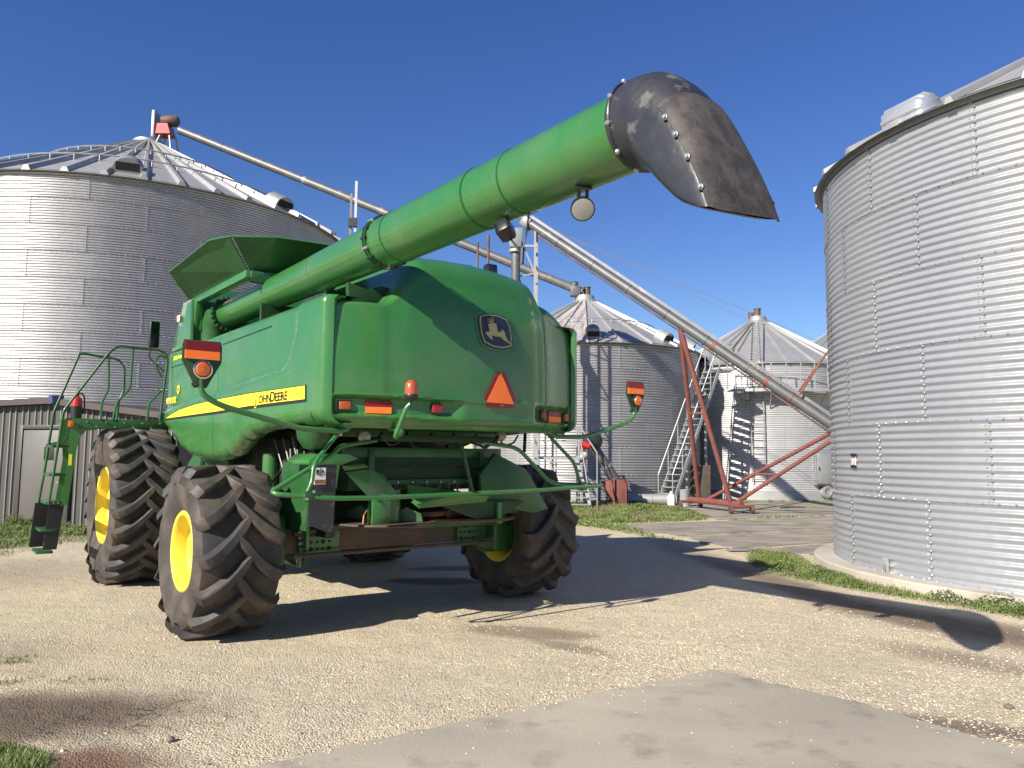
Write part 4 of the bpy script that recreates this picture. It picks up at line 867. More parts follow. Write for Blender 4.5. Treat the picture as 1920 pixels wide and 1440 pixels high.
def interp(spec, n):
    out = []
    P = [np.array([*c_, a, hw, hh, e]) for c_, a, hw, hh, e in spec]
    for i in range(len(P)-1):
        p0, p1, p2, p3 = P[max(i-1, 0)], P[i], P[i+1], P[min(i+2, len(P)-1)]
        for k in range(n):
            t = k/n; out.append(.5*((2*p1)+(-p0+p2)*t+(2*p0-5*p1+4*p2-p3)*t*t+(-p0+3*p1-3*p2+p3)*t**3))
    out.append(P[-1]); return out
SP = interp(spec, 5); rr = random.Random(3)
rings = [sec(p[:3], R_(p[3]), p[4], p[5], p[6]) for p in SP]
inner = [sec(p[:3], R_(p[3]), p[4]-.012, p[5]-.012, p[6]) for p in SP[::-1]]
mb = MB(); mb.ring(rings+inner, cap=False)
spt = mb.build('rubber_spout', 'black_rubber', cb, smooth=True, ang=40)
# bulge on its left side
# worn outer flap: the top (outer) half of the lower sections
mb = MB(); fl = []; pk = SP[22:]
for idx, p in enumerate(pk):
    s_ = sec(p[:3], R_(p[3]), p[4]+.010, p[5]+.012, p[6]); ext = 0
    fl.append([s_[k % 40] for k in range(1, 19)])
fi = []
for p in pk:
    s_ = sec(p[:3], R_(p[3]), p[4]+.002, p[5]+.001, p[6]); fi.append([s_[k % 40] for k in range(1, 19)])
full = [a+b[::-1] for a, b in zip(fl, fi)]
last = [V(q)+V((0, -.003, -.006-.005*math.sin(k*.55+1))) for k, q in enumerate(full[-1])]
mb.ring(full+[last]); mb.build('outer_flap', 'worn_rubber', spt, smooth=True, ang=40)
for k in (26, 31, 36, 42):
    p = SP[k]; s_ = sec(p[:3], R_(p[3]), p[4]+.012, p[5]+.01, p[6])
    for idx in (18, 2):
        c_ = s_[idx]; MB().lathe([(.016, -.002), (.016, .004), (.010, .005), (.010, .016), (0, .018)], 10, 'x').build('spout_bolt', 'zinc', spt).location = c_
        spt.children[-1].rotation_euler = (0, 0, math.pi if idx == 18 else 0)
for k in range(10):
    a = 2*math.pi*(k+.3)/10; c_ = V((SX+.252*math.cos(a), -4.735, 3.565+.252*math.sin(a)))
    MB().lathe([(.016, 0), (.016, .014), (.008, .024), (0, .024)], 8, 'z').build('hose_clamp_bolt', 'zinc', spt).matrix_local = frame(c_, (0, 1, 0), (-math.sin(a), 0, math.cos(a)))
MB().tube([(SX-.254*math.cos(a)*1, -4.735, 3.565+.254*math.sin(a)) for a in [2*math.pi*k/48 for k in range(49)]], .009, 6, cap=False).build('spout_clamp', 'black_plastic', spt, smooth=True)
# --- work lights
wl = MB().lathe([(0, -.05), (.05, -.045), (.085, -.01), (.092, .03), (.092, .045), (0, .045)], 24, 'y').build('round_work_light', 'black_plastic', cb, smooth=True)
wl.location = (SX, -4.26, 3.215); wl.scale = (.82, .82, .82); wl.rotation_euler = (R_(38), 0, R_(0))
wl.rotation_euler = V((-.5, -.7, -.62)).to_track_quat('Y', 'Z').to_euler()
MB().lathe([(0, .05), (.07, .049), (.083, .046), (.083, .044)], 24, 'y').build('lamp_lens', 'lens_clear', wl, smooth=True)
MB().box((-.03, -.02, .10), (.02, .05, .11)).box((.03, -.02, .10), (.02, .05, .11)).box((0, -.02, .15), (.12, .09, .015)).build('light_bracket', 'black_plastic', wl)
def square_light(loc, rot, name='work_light'):
    o = MB().box((0, 0, 0), (.13, .09, .12)).build(name, 'black_plastic', cb, bevel=.018); o.location = loc; o.rotation_euler = [R_(a) for a in rot]
    MB().box((0, -.046, 0), (.10, .006, .09)).build('lamp_lens', 'glass_dark', o, bevel=.002)
    for k in range(5): MB().box((0, .05, -.045+.022*k), (.11, .02, .006)).build('cooling_fin', 'black_plastic', o)
    return o
square_light((SX-.02, -3.52, 3.245), (-25, 25, 20)); square_light((.46, -1.25, 3.625), (-8, 0, -8))
MB().tube([(SX, -3.5, 3.33), (SX, -3.53, 3.27)], .02, 8).build('light_stalk', 'black_plastic', cb)
MB().tube([(SX+.02, -3.72, 3.335), (SX+.05, -3.66, 3.20), (SX+.03, -3.64, 3.08), (SX+.02, -3.63, 2.98)], .006, 6, smooth=.05).tube([(SX, -3.52, 3.2), (SX+.03, -3.6, 3.1), (SX+.03, -3.64, 3.05)], .008, 6).build('hanging_cable', 'black_plastic', cb)
MB().tube([(SX+.03, -3.64, 3.1), (SX+.03, -3.635, 2.99)], .014, 6).build('cable_plug', 'black_plastic', cb)
# --- beacon on its arm at the left of the hood
MB().tube([(-.80, -1.45, 1.93), (-.81, -1.72, 1.90), (-.95, -1.80, 1.83), (-.88, -1.88, 2.10), (-.855, -1.9, 2.13)], .020, 10, smooth=.06).build('beacon_arm', 'green_paint', cb, smooth=True)
MB().tube([(-.86, -1.9, 2.10), (-.85, -1.9, 2.17)], .016, 8).build('beacon_stem', 'black_plastic', cb)
bc = MB().lathe([(0, 0), (.03, 0), (.055, .02), (.062, .045), (.058, .055)], 24, c=(-.845, -1.9, 2.16)).build('beacon', 'black_plastic', cb, smooth=True)
MB().lathe([(.058, .05), (.060, .10), (.056, .135), (.045, .162), (.024, .178), (0, .182)], 24, c=(-.845, -1.9, 2.16)).build('beacon_lens', 'amber_dull', bc, smooth=True)
# --- warning plates on arms
for s_ in (-1, 1):
    wx = 2.455*s_; yy = -1.43
    wp = MB().prism([(-.14, .145), (.14, .145), (.15, .10), (.15, -.02), (.055, -.20), (.03, -.215), (-.03, -.215), (-.055, -.20), (-.15, -.02), (-.15, .10)], .014, 'y', 0).build('warning_plate', 'dark_green', cb, bevel=.004); wp.location = (wx, yy, 2.43)
    MB().box((0, -.006, .100), (.262, .01, .072)).build('red_strip', 'dark_red_reflective', wp); MB().box((0, -.006, .030), (.262, .01, .066)).build('orange_strip', 'orange_reflective', wp)
    MB().lathe([(0, -.045), (.05, -.04), (.062, -.02), (.064, 0), (.05, .01)], 28, 'y', c=(0, -.012, -.085)).build('turn_lamp', 'amber', wp, smooth=True)
    MB().lathe([(.064, -.028), (.074, -.024), (.074, .0), (.06, .006)], 28, 'y', c=(0, -.012, -.085)).build('lamp_ring', 'chrome' if s_ < 0 else 'black_plastic', wp, smooth=True)
    MB().tube([(.06, .03, -.19), (.045, .03, -.215), (-.045, .03, -.215), (-.06, .03, -.19)], .01, 6).build('plate_clip', 'black_plastic', wp)
    MB().tube([(wx, yy+.02, 2.36), (wx, yy+.02, 2.16), (wx-s_*.16, yy+.02, 2.075), (s_*1.62, yy, 1.905), (s_*1.22, yy+.02, 1.90), (s_*1.12, yy+.05, 1.98)], .024, 12, smooth=.10).build('warning_arm', 'green_paint', cb, smooth=True)
MB().lathe([(0, 0), (.09, .02), (.15, .10), (.17, .22)], 24, c=(-1.28, -.9, 1.73)).build('deflector_cap', 'green_steel', cb, smooth=True)
# --- rear guard rail
rz_ = 1.345
MB().tube([(-1.55, -1.47, rz_), (-1.35, -1.52, rz_-.02), (-.9, -1.53, rz_-.025), (.9, -1.53, rz_), (1.40, -1.52, rz_+.02), (1.86, -1.47, rz_+.03), (1.90, -1.40, rz_+.03), (1.35, -1.36, rz_+.05), (1.20, -1.34, rz_+.08), (.80, -1.30, 1.78), (.42, -1.2, 1.83)], .021, 12, smooth=.10).build('guard_rail', 'green_paint', cb, smooth=True)
MB().tube([(-1.55, -1.47, rz_), (-1.80, -1.42, rz_+.02), (-1.84, -1.36, rz_+.04), (-1.30, -1.36, 1.70), (-1.20, -1.3, 1.77), (-.72, -1.05, 1.83)], .021, 12, smooth=.05).build('guard_rail', 'green_paint', cb, smooth=True)
for s_ in (-1, 1):
    MB().tube([(s_*1.58, -1.46, rz_+.01), (s_*1.525, -1.45, 1.46), (s_*1.50, -1.42, 1.62), (s_*1.16, -1.30, 1.97)], .019, 12, smooth=.09).build('rail_stay', 'green_paint', cb, smooth=True)
    MB().box((s_*1.56, -1.475, rz_+(.0 if s_ < 0 else .03)), (.10, .05, .09)).build('rail_clamp', 'green_steel', cb, bevel=.01)
    for e in (-.03, .03): MB().lathe([(.012, 0), (.012, -.016), (0, -.016)], 8, 'y', c=(s_*1.56+e, -1.50, rz_+e+.01)).build('clamp_bolt', 'zinc', cb)
# --- underbody: axle, chopper, spreader, deflectors
ax_ = MB().box((.0, -.05, .83), (2.5, .22, .24)).build('axle_beam', 'old_grey_steel', cb, bevel=.01)
MB().box((0, -.05, .79), (3.0, .16, .14)).build('axle_slide', 'old_grey_steel', cb, bevel=.008)
for x0, x1 in ((-1.02, -.66), (.80, 1.18)):
    pl = MB().box(((x0+x1)/2, -.185, .82), (x1-x0, .03, .265)).build('axle_plate', 'green_paint' if x0 < 0 else 'green_steel', cb, bevel=.004)
    for i in range(4):
        for j in range(3):
            MB().lathe([(0, -.004), (.014 if (i+j) % 3 else .022, -.004), (.014 if (i+j) % 3 else .022, .004)], 10, 'y', c=(x0+.05+.065*i*(1 if x0 < 0 else .9), -.20, .745+.07*j), cap=True).build('plate_hole', 'black_void', pl)
for s_ in (-1, 1):
    MB().box((s_*1.36, -.05, .84), (.20, .46, .52)).build('axle_knuckle', 'green_steel', cb, bevel=.03); MB().tube([(s_*1.3, 0, .79), (s_*1.74, 0, .79)], .25, 24).build('wheel_hub', 'green_steel', cb, smooth=True)
    MB().tube([(s_*1.36, -.05, .6), (s_*1.36, -.05, 1.12)], .06, 12).build('king_pin', 'green_steel', cb, smooth=True)
    MB().box((s_*.95, .25, 1.35), (.10, .14, 1.1)).build('frame_post', 'dark_green', cb)
MB().tube([(-1.2, -.30, .70), (1.2, -.30, .70)], .022, 8).build('tie_rod', 'old_grey_steel', cb)
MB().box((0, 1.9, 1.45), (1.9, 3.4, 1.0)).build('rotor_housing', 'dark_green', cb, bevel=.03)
MB().box((0, 3.72, .98), (2.9, .38, .38)).build('front_axle', 'dark_green', cb, bevel=.03)
MB().box((0, 2.2, .86), (1.5, 2.0, .32)).build('cleaning_shoe', 'green_steel', cb, bevel=.02)
ch = MB().box((.05, -.25, 1.55), (1.75, .9, .42)).build('straw_chopper', 'dark_green', cb, bevel=.015)
MB().box((.05, -.72, 1.72), (1.9, .06, .10)).build('chopper_flange', 'green_steel', cb, bevel=.006)
MB().box((.05, -.73, 1.42), (1.6, .05, .06)).build('chopper_flange', 'green_steel', cb, bevel=.006)
for k in range(9): MB().lathe([(.011, 0), (.011, -.012), (0, -.012)], 8, 'y', c=(-.65+.17*k, -.757, 1.42)).build('flange_bolt', 'zinc', cb)
for x in (-.62, .72): MB().box((x, -.76, 1.56), (.06, .05, .36)).build('chopper_post', 'green_steel', cb, bevel=.006)
MB().box((.05, -.62, 1.93), (2.1, .10, .12)).build('cross_beam', 'green_steel', cb, bevel=.006)
MB().box((.05, -1.0, 1.86), (1.4, .06, .07)).build('cross_beam', 'dark_green', cb, bevel=.006)
MB().box((.05, -.95, 1.97), (2.3, .9, .05)).build('hood_floor', 'dark_green', cb)
for k in range(4): MB().tube([(-.5+.31*k, -.78, 1.64-.03*k), (-.32+.3*k, -.80, 1.55+.02*(k % 3)), (-.1+.27*k, -.78, 1.60-.05*(k % 2))], .010, 6, smooth=.06).build('hydraulic_hose', 'black_plastic', cb, smooth=True)
# left chute with rubber curtain (seen as dark upright slab) and tray
MB().prism([(-.78, 1.60), (-.10, 1.60), (-.10, .98), (-.72, .98)], .03, 'x', -1.25).build('chute_side', 'green_steel', cb)
MB().prism([(-1.36, 1.62), (-1.10, 1.62), (-1.12, 1.0), (-1.16, .985), (-1.32, 1.05), (-1.36, 1.05)], .02, 'y', -1.02).build('rubber_curtain', 'black_rubber', cb)
MB().prism([(-1.38, 1.60), (-1.05, 1.60), (-.88, 1.66), (-1.0, 1.70), (-1.30, 1.70), (-1.38, 1.64)], .5, 'y', -1.03).build('chute_lid', 'green_paint', cb, bevel=.008)
wlb = MB().box((-1.27, -1.035, 1.50), (.11, .006, .15)).build('warning_label', 'white_plastic', cb)
MB().box((-1.27, -1.040, 1.515), (.085, .004, .004)).box((-1.27, -1.040, 1.535), (.004, .004, .075)).prism([(-1.262, 1.53), (-1.235, 1.53), (-1.248, 1.56)], .004, 'y', -1.042).box((-1.295, -1.040, 1.54), (.025, .004, .035)).build('label_print', 'decal_black', wlb)
MB().box((-1.27, -1.040, 1.45), (.10, .004, .035)).build('label_print', 'rust_bright', wlb)
# deflector vanes
def plate(pts, name, m, th=.010, bevel=0):
    o = panel3(pts, name, m, th); return o
plate([(-1.04, -1.0, 1.585), (-.80, -1.0, 1.60), (-.74, -.95, 1.575), (-1.0, -.98, 1.545)], 'deflector_lip', 'green_paint')
plate([(-1.0, -1.0, 1.53), (-.70, -.92, 1.56), (-.52, -.86, 1.50), (-.43, -.86, 1.38), (-.33, -.84, 1.285), (-.55, -.95, 1.26), (-.78, -1.02, 1.31)], 'deflector_vane', 'green_paint')
plate([(-.28, -.90, 1.40), (.02, -1.02, 1.36), (.22, -1.12, 1.335), (.05, -1.14, 1.29), (-.25, -1.02, 1.22), (-.27, -.95, 1.30)], 'deflector_vane', 'green_paint')
plate([(-.28, -.98, 1.23), (.05, -1.12, 1.30), (.55, -1.15, 1.28), (.52, -1.12, 1.22), (-.2, -1.0, 1.17)], 'vane_flange', 'green_paint')
MB().box((-.60, -.92, 1.17), (.20, .10, .30)).build('spinner_bracket', 'green_paint', cb, bevel=.01)
MB().tube([(-.38, -.75, 1.35), (-.38, -.75, 1.0)], .10, 20).build('spinner_motor', 'green_paint', cb, smooth=True)
MB().lathe([(0, 1.0), (.52, 1.0), (.53, .985), (.50, .97), (0, .97)], 40, c=(-.38, -.62, .03)).build('spreader_disc', 'rust_steel', cb, smooth=True)
MB().lathe([(0, 1.0), (.50, 1.0), (.51, .985), (.48, .97), (0, .97)], 40, c=(.72, -.55, .03)).build('spreader_disc', 'rust_steel', cb, smooth=True)
for cx_, k0 in ((-.38, .5), (.72, .2)):
    for k in range(4):
        a = k0+k*math.pi/2; p = V((cx_+.27*math.cos(a), -.6+.27*math.sin(a), 1.035))
        o = MB().prism([(-.17, 0), (.17, 0), (.15, .08), (.0, .14), (-.15, .06)], .012, 'y', -.006).build('spreader_paddle', 'rust_bright' if k % 2 == 0 else 'green_steel', cb); o.location = p; o.rotation_euler = (0, 0, a+.3)
MB().lathe([(.0, .99), (.05, .99), (.06, 1.05), (0, 1.12)], 14, c=(-.38, -.62, .03)).build('spinner_cone', 'lens_clear', cb, smooth=True)
# right side housing of the spreader and its apron
MB().prism([(.80, 1.72), (1.22, 1.55), (1.30, 1.46), (1.55, 1.10), (1.35, 1.06), (1.0, 1.12), (.62, 1.16), (.60, 1.5)], .06, 'y', -.92).build('spreader_housing', 'green_steel', cb, bevel=.008)
MB().prism([(-.1, 1.25), (1.15, 1.20), (.95, 1.08), (.78, 1.04), (.6, 1.0), (.2, 1.14)], .05, 'y', -.98).build('spreader_apron', 'dark_green', cb, bevel=.006)
MB().tube([(.30, -.98, 1.84), (.43, -1.02, 1.30)], .020, 8).build('support_strut', 'green_steel', cb)
MB().tube([(.79, -1.0, 1.2), (.79, -1.0, .98)], .035, 10).build('apron_post', 'green_paint', cb)
MB().box((.55, -.45, 1.08), (1.5, .5, .05)).build('tray_floor', 'rust_steel', cb, bevel=.006)
MB().box((.7, -.30, .98), (1.3, .10, .16)).build('lower_beam', 'green_steel', cb, bevel=.01)
# belly fittings seen below the hood: lamps, hoses, drum
MB().lathe([(0, 0), (.05, .01), (.062, .03), (.058, .06), (0, .06)], 22, 'y', c=(-.86, -1.12, 1.86)).build('work_light', 'lens_clear', cb, smooth=True)
MB().box((-1.12, -1.08, 1.90), (.05, .05, .07)).build('reversing_camera', 'white_plastic', cb, bevel=.008)
MB().lathe([(0, 0), (.05, .01), (.06, .03), (.055, .08), (0, .08)], 20, 'y', c=(.80, -1.05, 1.91)).build('work_light', 'lens_clear', cb, smooth=True)
MB().tube([(.30, -1.15, 1.83), (.45, -1.2, 1.78), (.62, -1.15, 1.85), (.7, -1.1, 1.9)], .012, 8, smooth=.06).build('hydraulic_hose', 'black_plastic', cb, smooth=True)
MB().tube([(.98, -1.2, 1.93), (.93, -1.25, 1.74)], .018, 8).build('rubber_strap', 'black_plastic', cb)
# left flank between the wheels: guard mesh, pillars, chain, hoses
MB().tube([(-1.10, .62, 1.0), (-1.10, .62, 1.7)], .09, 18).build('flank_pillar', 'green_paint', cb, smooth=True)
gm = MB()
for k in range(16):
    for j in range(22):
        y = .52-.045*k*1.0+(.0225 if j % 2 else 0); z = .62+.0265*j; gm.tube([(-1.08, y, z), (-1.08, y-.020, z+.011)], .003, 3, cap=False); gm.tube([(-1.08, y, z), (-1.08, y+.020, z+.011)], .003, 3, cap=False); gm.tube([(-1.08, y, z), (-1.08, y, z-.014)], .003, 3, cap=False)
gm.build('expanded_mesh_guard', 'mesh_green', cb, kind='stuff')
MB().box((-1.085, -.18, .95), (.03, .07, .75)).build('guard_frame', 'green_paint', cb, bevel=.005)
MB().box((-1.085, .55, .95), (.03, .05, .72)).build('guard_frame', 'green_paint', cb, bevel=.005)
MB().box((-1.085, .18, .60), (.03, .72, .04)).build('guard_frame', 'green_paint', cb, bevel=.005)
MB().box((-1.0, .2, .95), (.02, .7, .7)).build('belt_cover', 'green_steel', cb)
MB().box((-1.12, -.36, 1.05), (.03, .20, .55)).build('chain_panel', 'green_paint', cb, bevel=.01)
for k in range(9):
    MB().lathe([(.012, -.014), (.024, -.014), (.024, .014), (.012, .014)], 10, 'x', c=(-1.15, -.34+.015*math.sin(k), .83+.055*k)).build('chain_link', 'zinc', cb)
for k in range(5): MB().tube([(-1.1+.04*k, .1-.1*k, 1.85), (-1.16+.03*k, -.1-.08*k, 1.5), (-1.18+.03*k, -.2-.06*k, 1.1), (-1.12, -.3, .78)], .014+.003*(k % 2), 6, smooth=.2).build('hydraulic_hose', 'black_plastic', cb, smooth=True)
for k in range(3): MB().tube([(-1.12, .5-.25*k, 1.86), (-1.1, .2-.2*k, 1.45)], .008, 5).build('control_rod', 'zinc', cb)
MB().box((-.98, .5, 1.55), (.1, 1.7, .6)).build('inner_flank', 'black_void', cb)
MB().box((-.9, -.35, 1.0), (.12, .3, .25)).build('hose_block', 'black_plastic', cb, bevel=.03)
MB().box((-1.15, 2.2, 1.35), (.1, .9, .9)).build('front_flank', 'green_steel', cb, bevel=.02)
# --- platform, ladder, hand rails at the left front
MB().box((-1.97, 3.62, 2.065), (1.10, .05, .13)).build('platform_beam', 'green_steel', cb, bevel=.006)
for k in range(9): MB().lathe([(.010, 0), (.010, -.012), (0, -.012)], 8, 'y', c=(-2.42+.11*k, 3.595, 2.03 if k % 2 else 2.09)).build('beam_bolt', 'zinc', cb)
MB().box((-1.97, 4.12, 2.09), (1.05, .95, .045)).build('platform_deck', 'green_steel', cb)
MB().box((-1.50, 3.62, 2.16), (.10, .06, .16)).build('rail_socket', 'green_steel', cb, bevel=.006)
for y in (3.60, 4.08):
    MB().prism([(-2.66, 2.13), (-2.40, 2.13), (-2.30, 1.99), (-2.43, 1.97), (-2.50, 1.86), (-2.53, 1.62), (-2.58, 1.02), (-2.66, 1.02), (-2.60, 1.60), (-2.61, 1.75), (-2.80, 1.76), (-2.80, 1.80), (-2.68, 1.83), (-2.64, 1.90)], .016, 'y', y).build('ladder_side', 'green_paint', cb)
    MB().tube([(-2.845, y, 1.04), (-2.80, y, 1.45), (-2.735, y, 2.22), (-2.53 if y < 4 else -2.50, y, 2.95), (-2.48, y, 3.03), (-2.0 if y > 4 else -1.98, y, 2.98), (-1.92, y, 2.88), (-1.91, y, 2.55), (-1.97, y, 2.40), (-1.98, y, 2.13)] if y > 4 else [(-2.79, y, 1.04), (-2.755, y, 1.45), (-2.69, y, 2.22), (-2.20, y, 3.02), (-2.10, y, 3.11), (-1.60, y, 3.10), (-1.50, y, 3.06), (-1.48, y, 2.95), (-1.54, y, 2.15)], .017, 10, smooth=.05).build('hand_rail', 'green_steel', cb, smooth=True)
for z, xx in ((1.06, -2.73), (1.41, -2.71), (1.77, -2.69)):
    stp = MB().box((xx, 3.85, z), (.19, .50, .035)).build('ladder_step', 'green_steel', cb, bevel=.004)
for z in (1.06,):
    for k in range(3): MB().lathe([(.01, 0), (.01, -.01), (0, -.01)], 8, 'y', c=(-2.79+.05*k, 3.60, z)).build('step_bolt', 'zinc', cb)
for xa in (-2.80, -2.70): MB().prism([(xa-.085, 1.04), (xa+.085, 1.04), (xa+.03, .48), (xa-.12, .48)], .015, 'y', 3.62 if xa > -2.75 else 4.05).build('rubber_strap', 'black_plastic', cb)
for z, xx in ((.72, -2.775), (.45, -2.80)):
    MB().box((xx, 3.84, z), (.18, .48, .03)).build('ladder_step', 'green_steel', cb, bevel=.004)
for (x0, z0), pts in (((-2.21, 2.95), [(-2.21, 3.6, 3.0), (-2.19, 3.6, 2.52), (-2.26, 3.6, 2.35), (-2.26, 3.6, 2.12)]), ((-1.92, 3.1), [(-1.92, 3.6, 3.09), (-1.93, 3.6, 2.55), (-2.08, 3.6, 2.36), (-2.12, 3.6, 2.12)]), ((-1.6, 3), [(-1.54, 3.6, 2.55), (-1.69, 3.6, 2.36), (-1.70, 3.6, 2.12)]), ((0, 0), [(-1.54, 3.6, 2.72), (-1.62, 3.6, 2.85), (-1.635, 3.6, 2.98), (-1.58, 3.6, 3.03), (-1.5, 3.6, 3.0)])):
    MB().tube(pts, .015, 8, smooth=.05).build('rail_upright', 'green_steel', cb, smooth=True)
MB().box((-2.60, 3.59, 2.055), (.065, .05, .085)).build('marker_lamp', 'amber', cb, bevel=.012)
MB().box((-2.585, 3.585, 1.60), (.035, .006, .14)).build('yellow_label', 'decal_yellow', cb)
# mirror
mr_ = MB().box((-1.44, 4.6, 3.45), (.15, .07, .40)).build('mirror', 'black_plastic', cb, bevel=.03, bseg=3)
MB().box((-1.44, 4.562, 3.50), (.11, .006, .26)).build('mirror_glass', 'mirror', mr_); MB().tube([(-1.47, 4.62, 3.25), (-1.50, 4.6, 3.1), (-1.3, 4.5, 2.9)], .012, 6, smooth=.05).build('mirror_arm', 'black_plastic', mr_)
# corner marker on the upper panel
MB().box((-1.455, 3.22, 3.50), (.012, .10, .09)).build('marker_lamp', 'white_plastic', cb, bevel=.003); MB().box((-1.45, 3.31, 3.51), (.03, .05, .09)).build('marker_lamp', 'amber_dull', cb, bevel=.006)
# --- fire extinguisher stands at the platform's end
fe = thing('fire_extinguisher', 'red fire extinguisher strapped above the combine ladder', 'fire extinguisher')
fe.matrix_world = Matrix.Translation((-1.366, 8.605, 0)) @ Matrix.Rotation(R_(38), 4, 'Z') @ Matrix.Translation((-2.53, 3.72, 2.12))
MB().lathe([(0, 0), (.062, 0), (.064, .02), (.064, .24), (.055, .275), (.025, .295), (.022, .31), (0, .31)], 24).build('cylinder_body', 'red_paint', fe, smooth=True)
MB().lathe([(.0655, .0), (.0665, .0), (.0665, .17), (.0655, .17)], 24).build('holder_sleeve', 'black_plastic', fe, smooth=True)
MB().box((0, 0, .32), (.03, .09, .03)).build('valve_head', 'black_plastic', fe, bevel=.005)
MB().tube([(.01, 0, .33), (.05, 0, .345), (.085, 0, .30), (.09, 0, .15), (.075, 0, .08)], .010, 8, smooth=.04).build('hose', 'black_plastic', fe, smooth=True)

# --- more working parts under the hood
for k in range(11): MB().prism([(-.6+.125*k, 1.40), (-.57+.125*k, 1.40), (-.575+.125*k, 1.30), (-.59+.125*k, 1.30)], .006, 'y', -.80+.02*(k % 3)).build('chopper_knife', 'old_grey_steel', cb)
for (y, z, r) in ((.52, 1.20, .16), (-.02, 1.52, .10), (.30, .82, .08)):
    pu = MB().lathe([(.02, -.03), (r, -.03), (r-.02, 0), (r, .03), (.02, .03)], 28, 'x', c=(-1.16, y, z)).build('belt_pulley', 'green_steel', cb, smooth=True)
MB().ring([[V((-1.175, y+a, z+b)) for a, b in ((0, 0), )]*1+[V((-1.145, y, z))]*1+[V((-1.145, y*1.0, z-.012)), V((-1.175, y, z-.012))] for y, z in ((.50, 1.37), (-.05, 1.625), (-.12, 1.50), (.34, .75), (.68, 1.2), (.50, 1.37))], cap=False).build('drive_belt', 'black_plastic', cb)
for k in range(7):
    x = -.9+.28*k; MB().tube([(x, -.98, 1.90), (x+.05, -1.02, 1.80-.02*(k % 3)), (x+.2, -1.0, 1.83), (x+.3, -.95, 1.92)], .010+.003*(k % 2), 6, smooth=.06).build('wiring_loom', 'black_plastic', cb, smooth=True)
for s_ in (-1, 1):
    MB().tube([(s_*.55, -.25, .98), (s_*1.2, -.30, .92)], .035, 12).build('steering_cylinder', 'old_grey_steel', cb, smooth=True)
    MB().tube([(s_*1.0, -.1, 1.7), (s_*1.12, -.2, 1.3), (s_*1.05, -.2, .98)], .014, 6, smooth=.1).build('hydraulic_hose', 'black_plastic', cb, smooth=True)
# ------------------------------------------------------------------ loose stones, grass, weeds (uncountable: stuff)
GRASS_MID=[(1.2, 27.6), (5.739, 28.0), (5.744, 21.9), (5.2, 20.9), (3.045, 19.59), (3.163, 16.994), (3.602, 15.772), (3.104, 15.545), (2.149, 18.249), (1.1, 19.4), (.6, 21)]
GRASS_SILO=[(4.182, 14.008), (4.7, 14.274), (5.0, 13.4), (4.85, 12.2), (4.80, 11.354), (4.95, 10.2), (5.631, 9.1), (6.278, 8.2), (7.4, 7.1), (7.2, 6.6), (5.847, 7.65), (5.45, 8.35), (4.877, 9.367), (4.302, 10.297), (3.743, 11.39), (3.731, 12.37)]
GRASS_LEFT=[(-17.557, 19.3), (-7.3, 17.4), (-6.6, 15.6), (-8.226, 14.5), (-8.357, 13.652), (-8.098, 12.616), (-9.985, 11.2), (-16, 9.5)]
GRASS_CORNER=[(-3.6, 4.9), (-3.0, 4.72), (-2.735, 4.62), (-2.50, 4.50), (-2.42, 4.35), (-2.6, 4.0), (-3.3, 3.8)]
def inpoly(x, y, poly):
    c = np.zeros(len(x), bool); j = len(poly)-1
    for i in range(len(poly)):
        xi, yi = poly[i]; xj, yj = poly[j]
        c ^= ((yi > y) != (yj > y)) & (x < (xj-xi)*(y-yi)/(yj-yi+1e-12)+xi); j = i
    return c
def edge_d(x, y, poly):
    d = np.full(len(x), 1e9)
    for i in range(len(poly)):
        a = np.array(poly[i]); b = np.array(poly[(i+1) % len(poly)]); ab = b-a
        t = np.clip(((x-a[0])*ab[0]+(y-a[1])*ab[1])/(ab@ab), 0, 1); d = np.minimum(d, np.hypot(x-a[0]-t*ab[0], y-a[1]-t*ab[1]))
    return d
_gx = rng.uniform(0, 6.28, (24, 3)); _gk = rng.normal(0, 1, (24, 2))*np.linspace(.5, 3.5, 24)[:, None]
def nz(x, y, k=1.): return sum(np.cos(k*(x*_gk[i, 0]+y*_gk[i, 1])+_gx[i, 0]) for i in range(24))/4.9
def fast(name, verts, faces, m, kind='stuff'):
    me = bpy.data.meshes.new(name); nf, kk = faces.shape
    me.vertices.add(len(verts)); me.vertices.foreach_set('co', verts.astype(np.float32).ravel())
    me.loops.add(nf*kk); me.loops.foreach_set('vertex_index', faces.astype(np.int32).ravel())
    me.polygons.add(nf); me.polygons.foreach_set('loop_start', np.arange(0, nf*kk, kk, dtype=np.int32)); me.polygons.foreach_set('loop_total', np.full(nf, kk, np.int32))
    me.update(); me.validate(); me.materials.append(M_[m]); return link(name, me, None, kind)
def stones(n, rfun, name, m, smin, smax, keep=None):
    x, y = rfun(n)
    if keep is not None: k = keep(x, y); x, y = x[k], y[k]
    n = len(x); s = smin*(smax/smin)**(rng.random(n)**2.6)
    base = np.array([(1, 0, 0), (-.5, .86, 0), (-.5, -.86, 0), (.5, .5, .62), (-.75, .1, .55), (.2, -.6, .7)])
    F = np.array([(0, 1, 3), (1, 4, 3), (1, 2, 4), (2, 5, 4), (2, 0, 5), (0, 3, 5), (3, 4, 5)])
    v = base[None]*s[:, None, None]*rng.uniform(.55, 1.3, (n, 6, 3)); a = rng.uniform(0, 6.28, n); c, q = np.cos(a)[:, None], np.sin(a)[:, None]
    X = v[..., 0]*c-v[..., 1]*q+x[:, None]; Y = v[..., 0]*q+v[..., 1]*c+y[:, None]; Z = v[..., 2]*.8-.003
    return fast(name, np.stack([X, Y, Z], -1).reshape(-1, 3), (F[None]+6*np.arange(n)[:, None, None]).reshape(-1, 3), m)
slabs = [FS, SLAB_A, SLAB_B, SLAB_C]
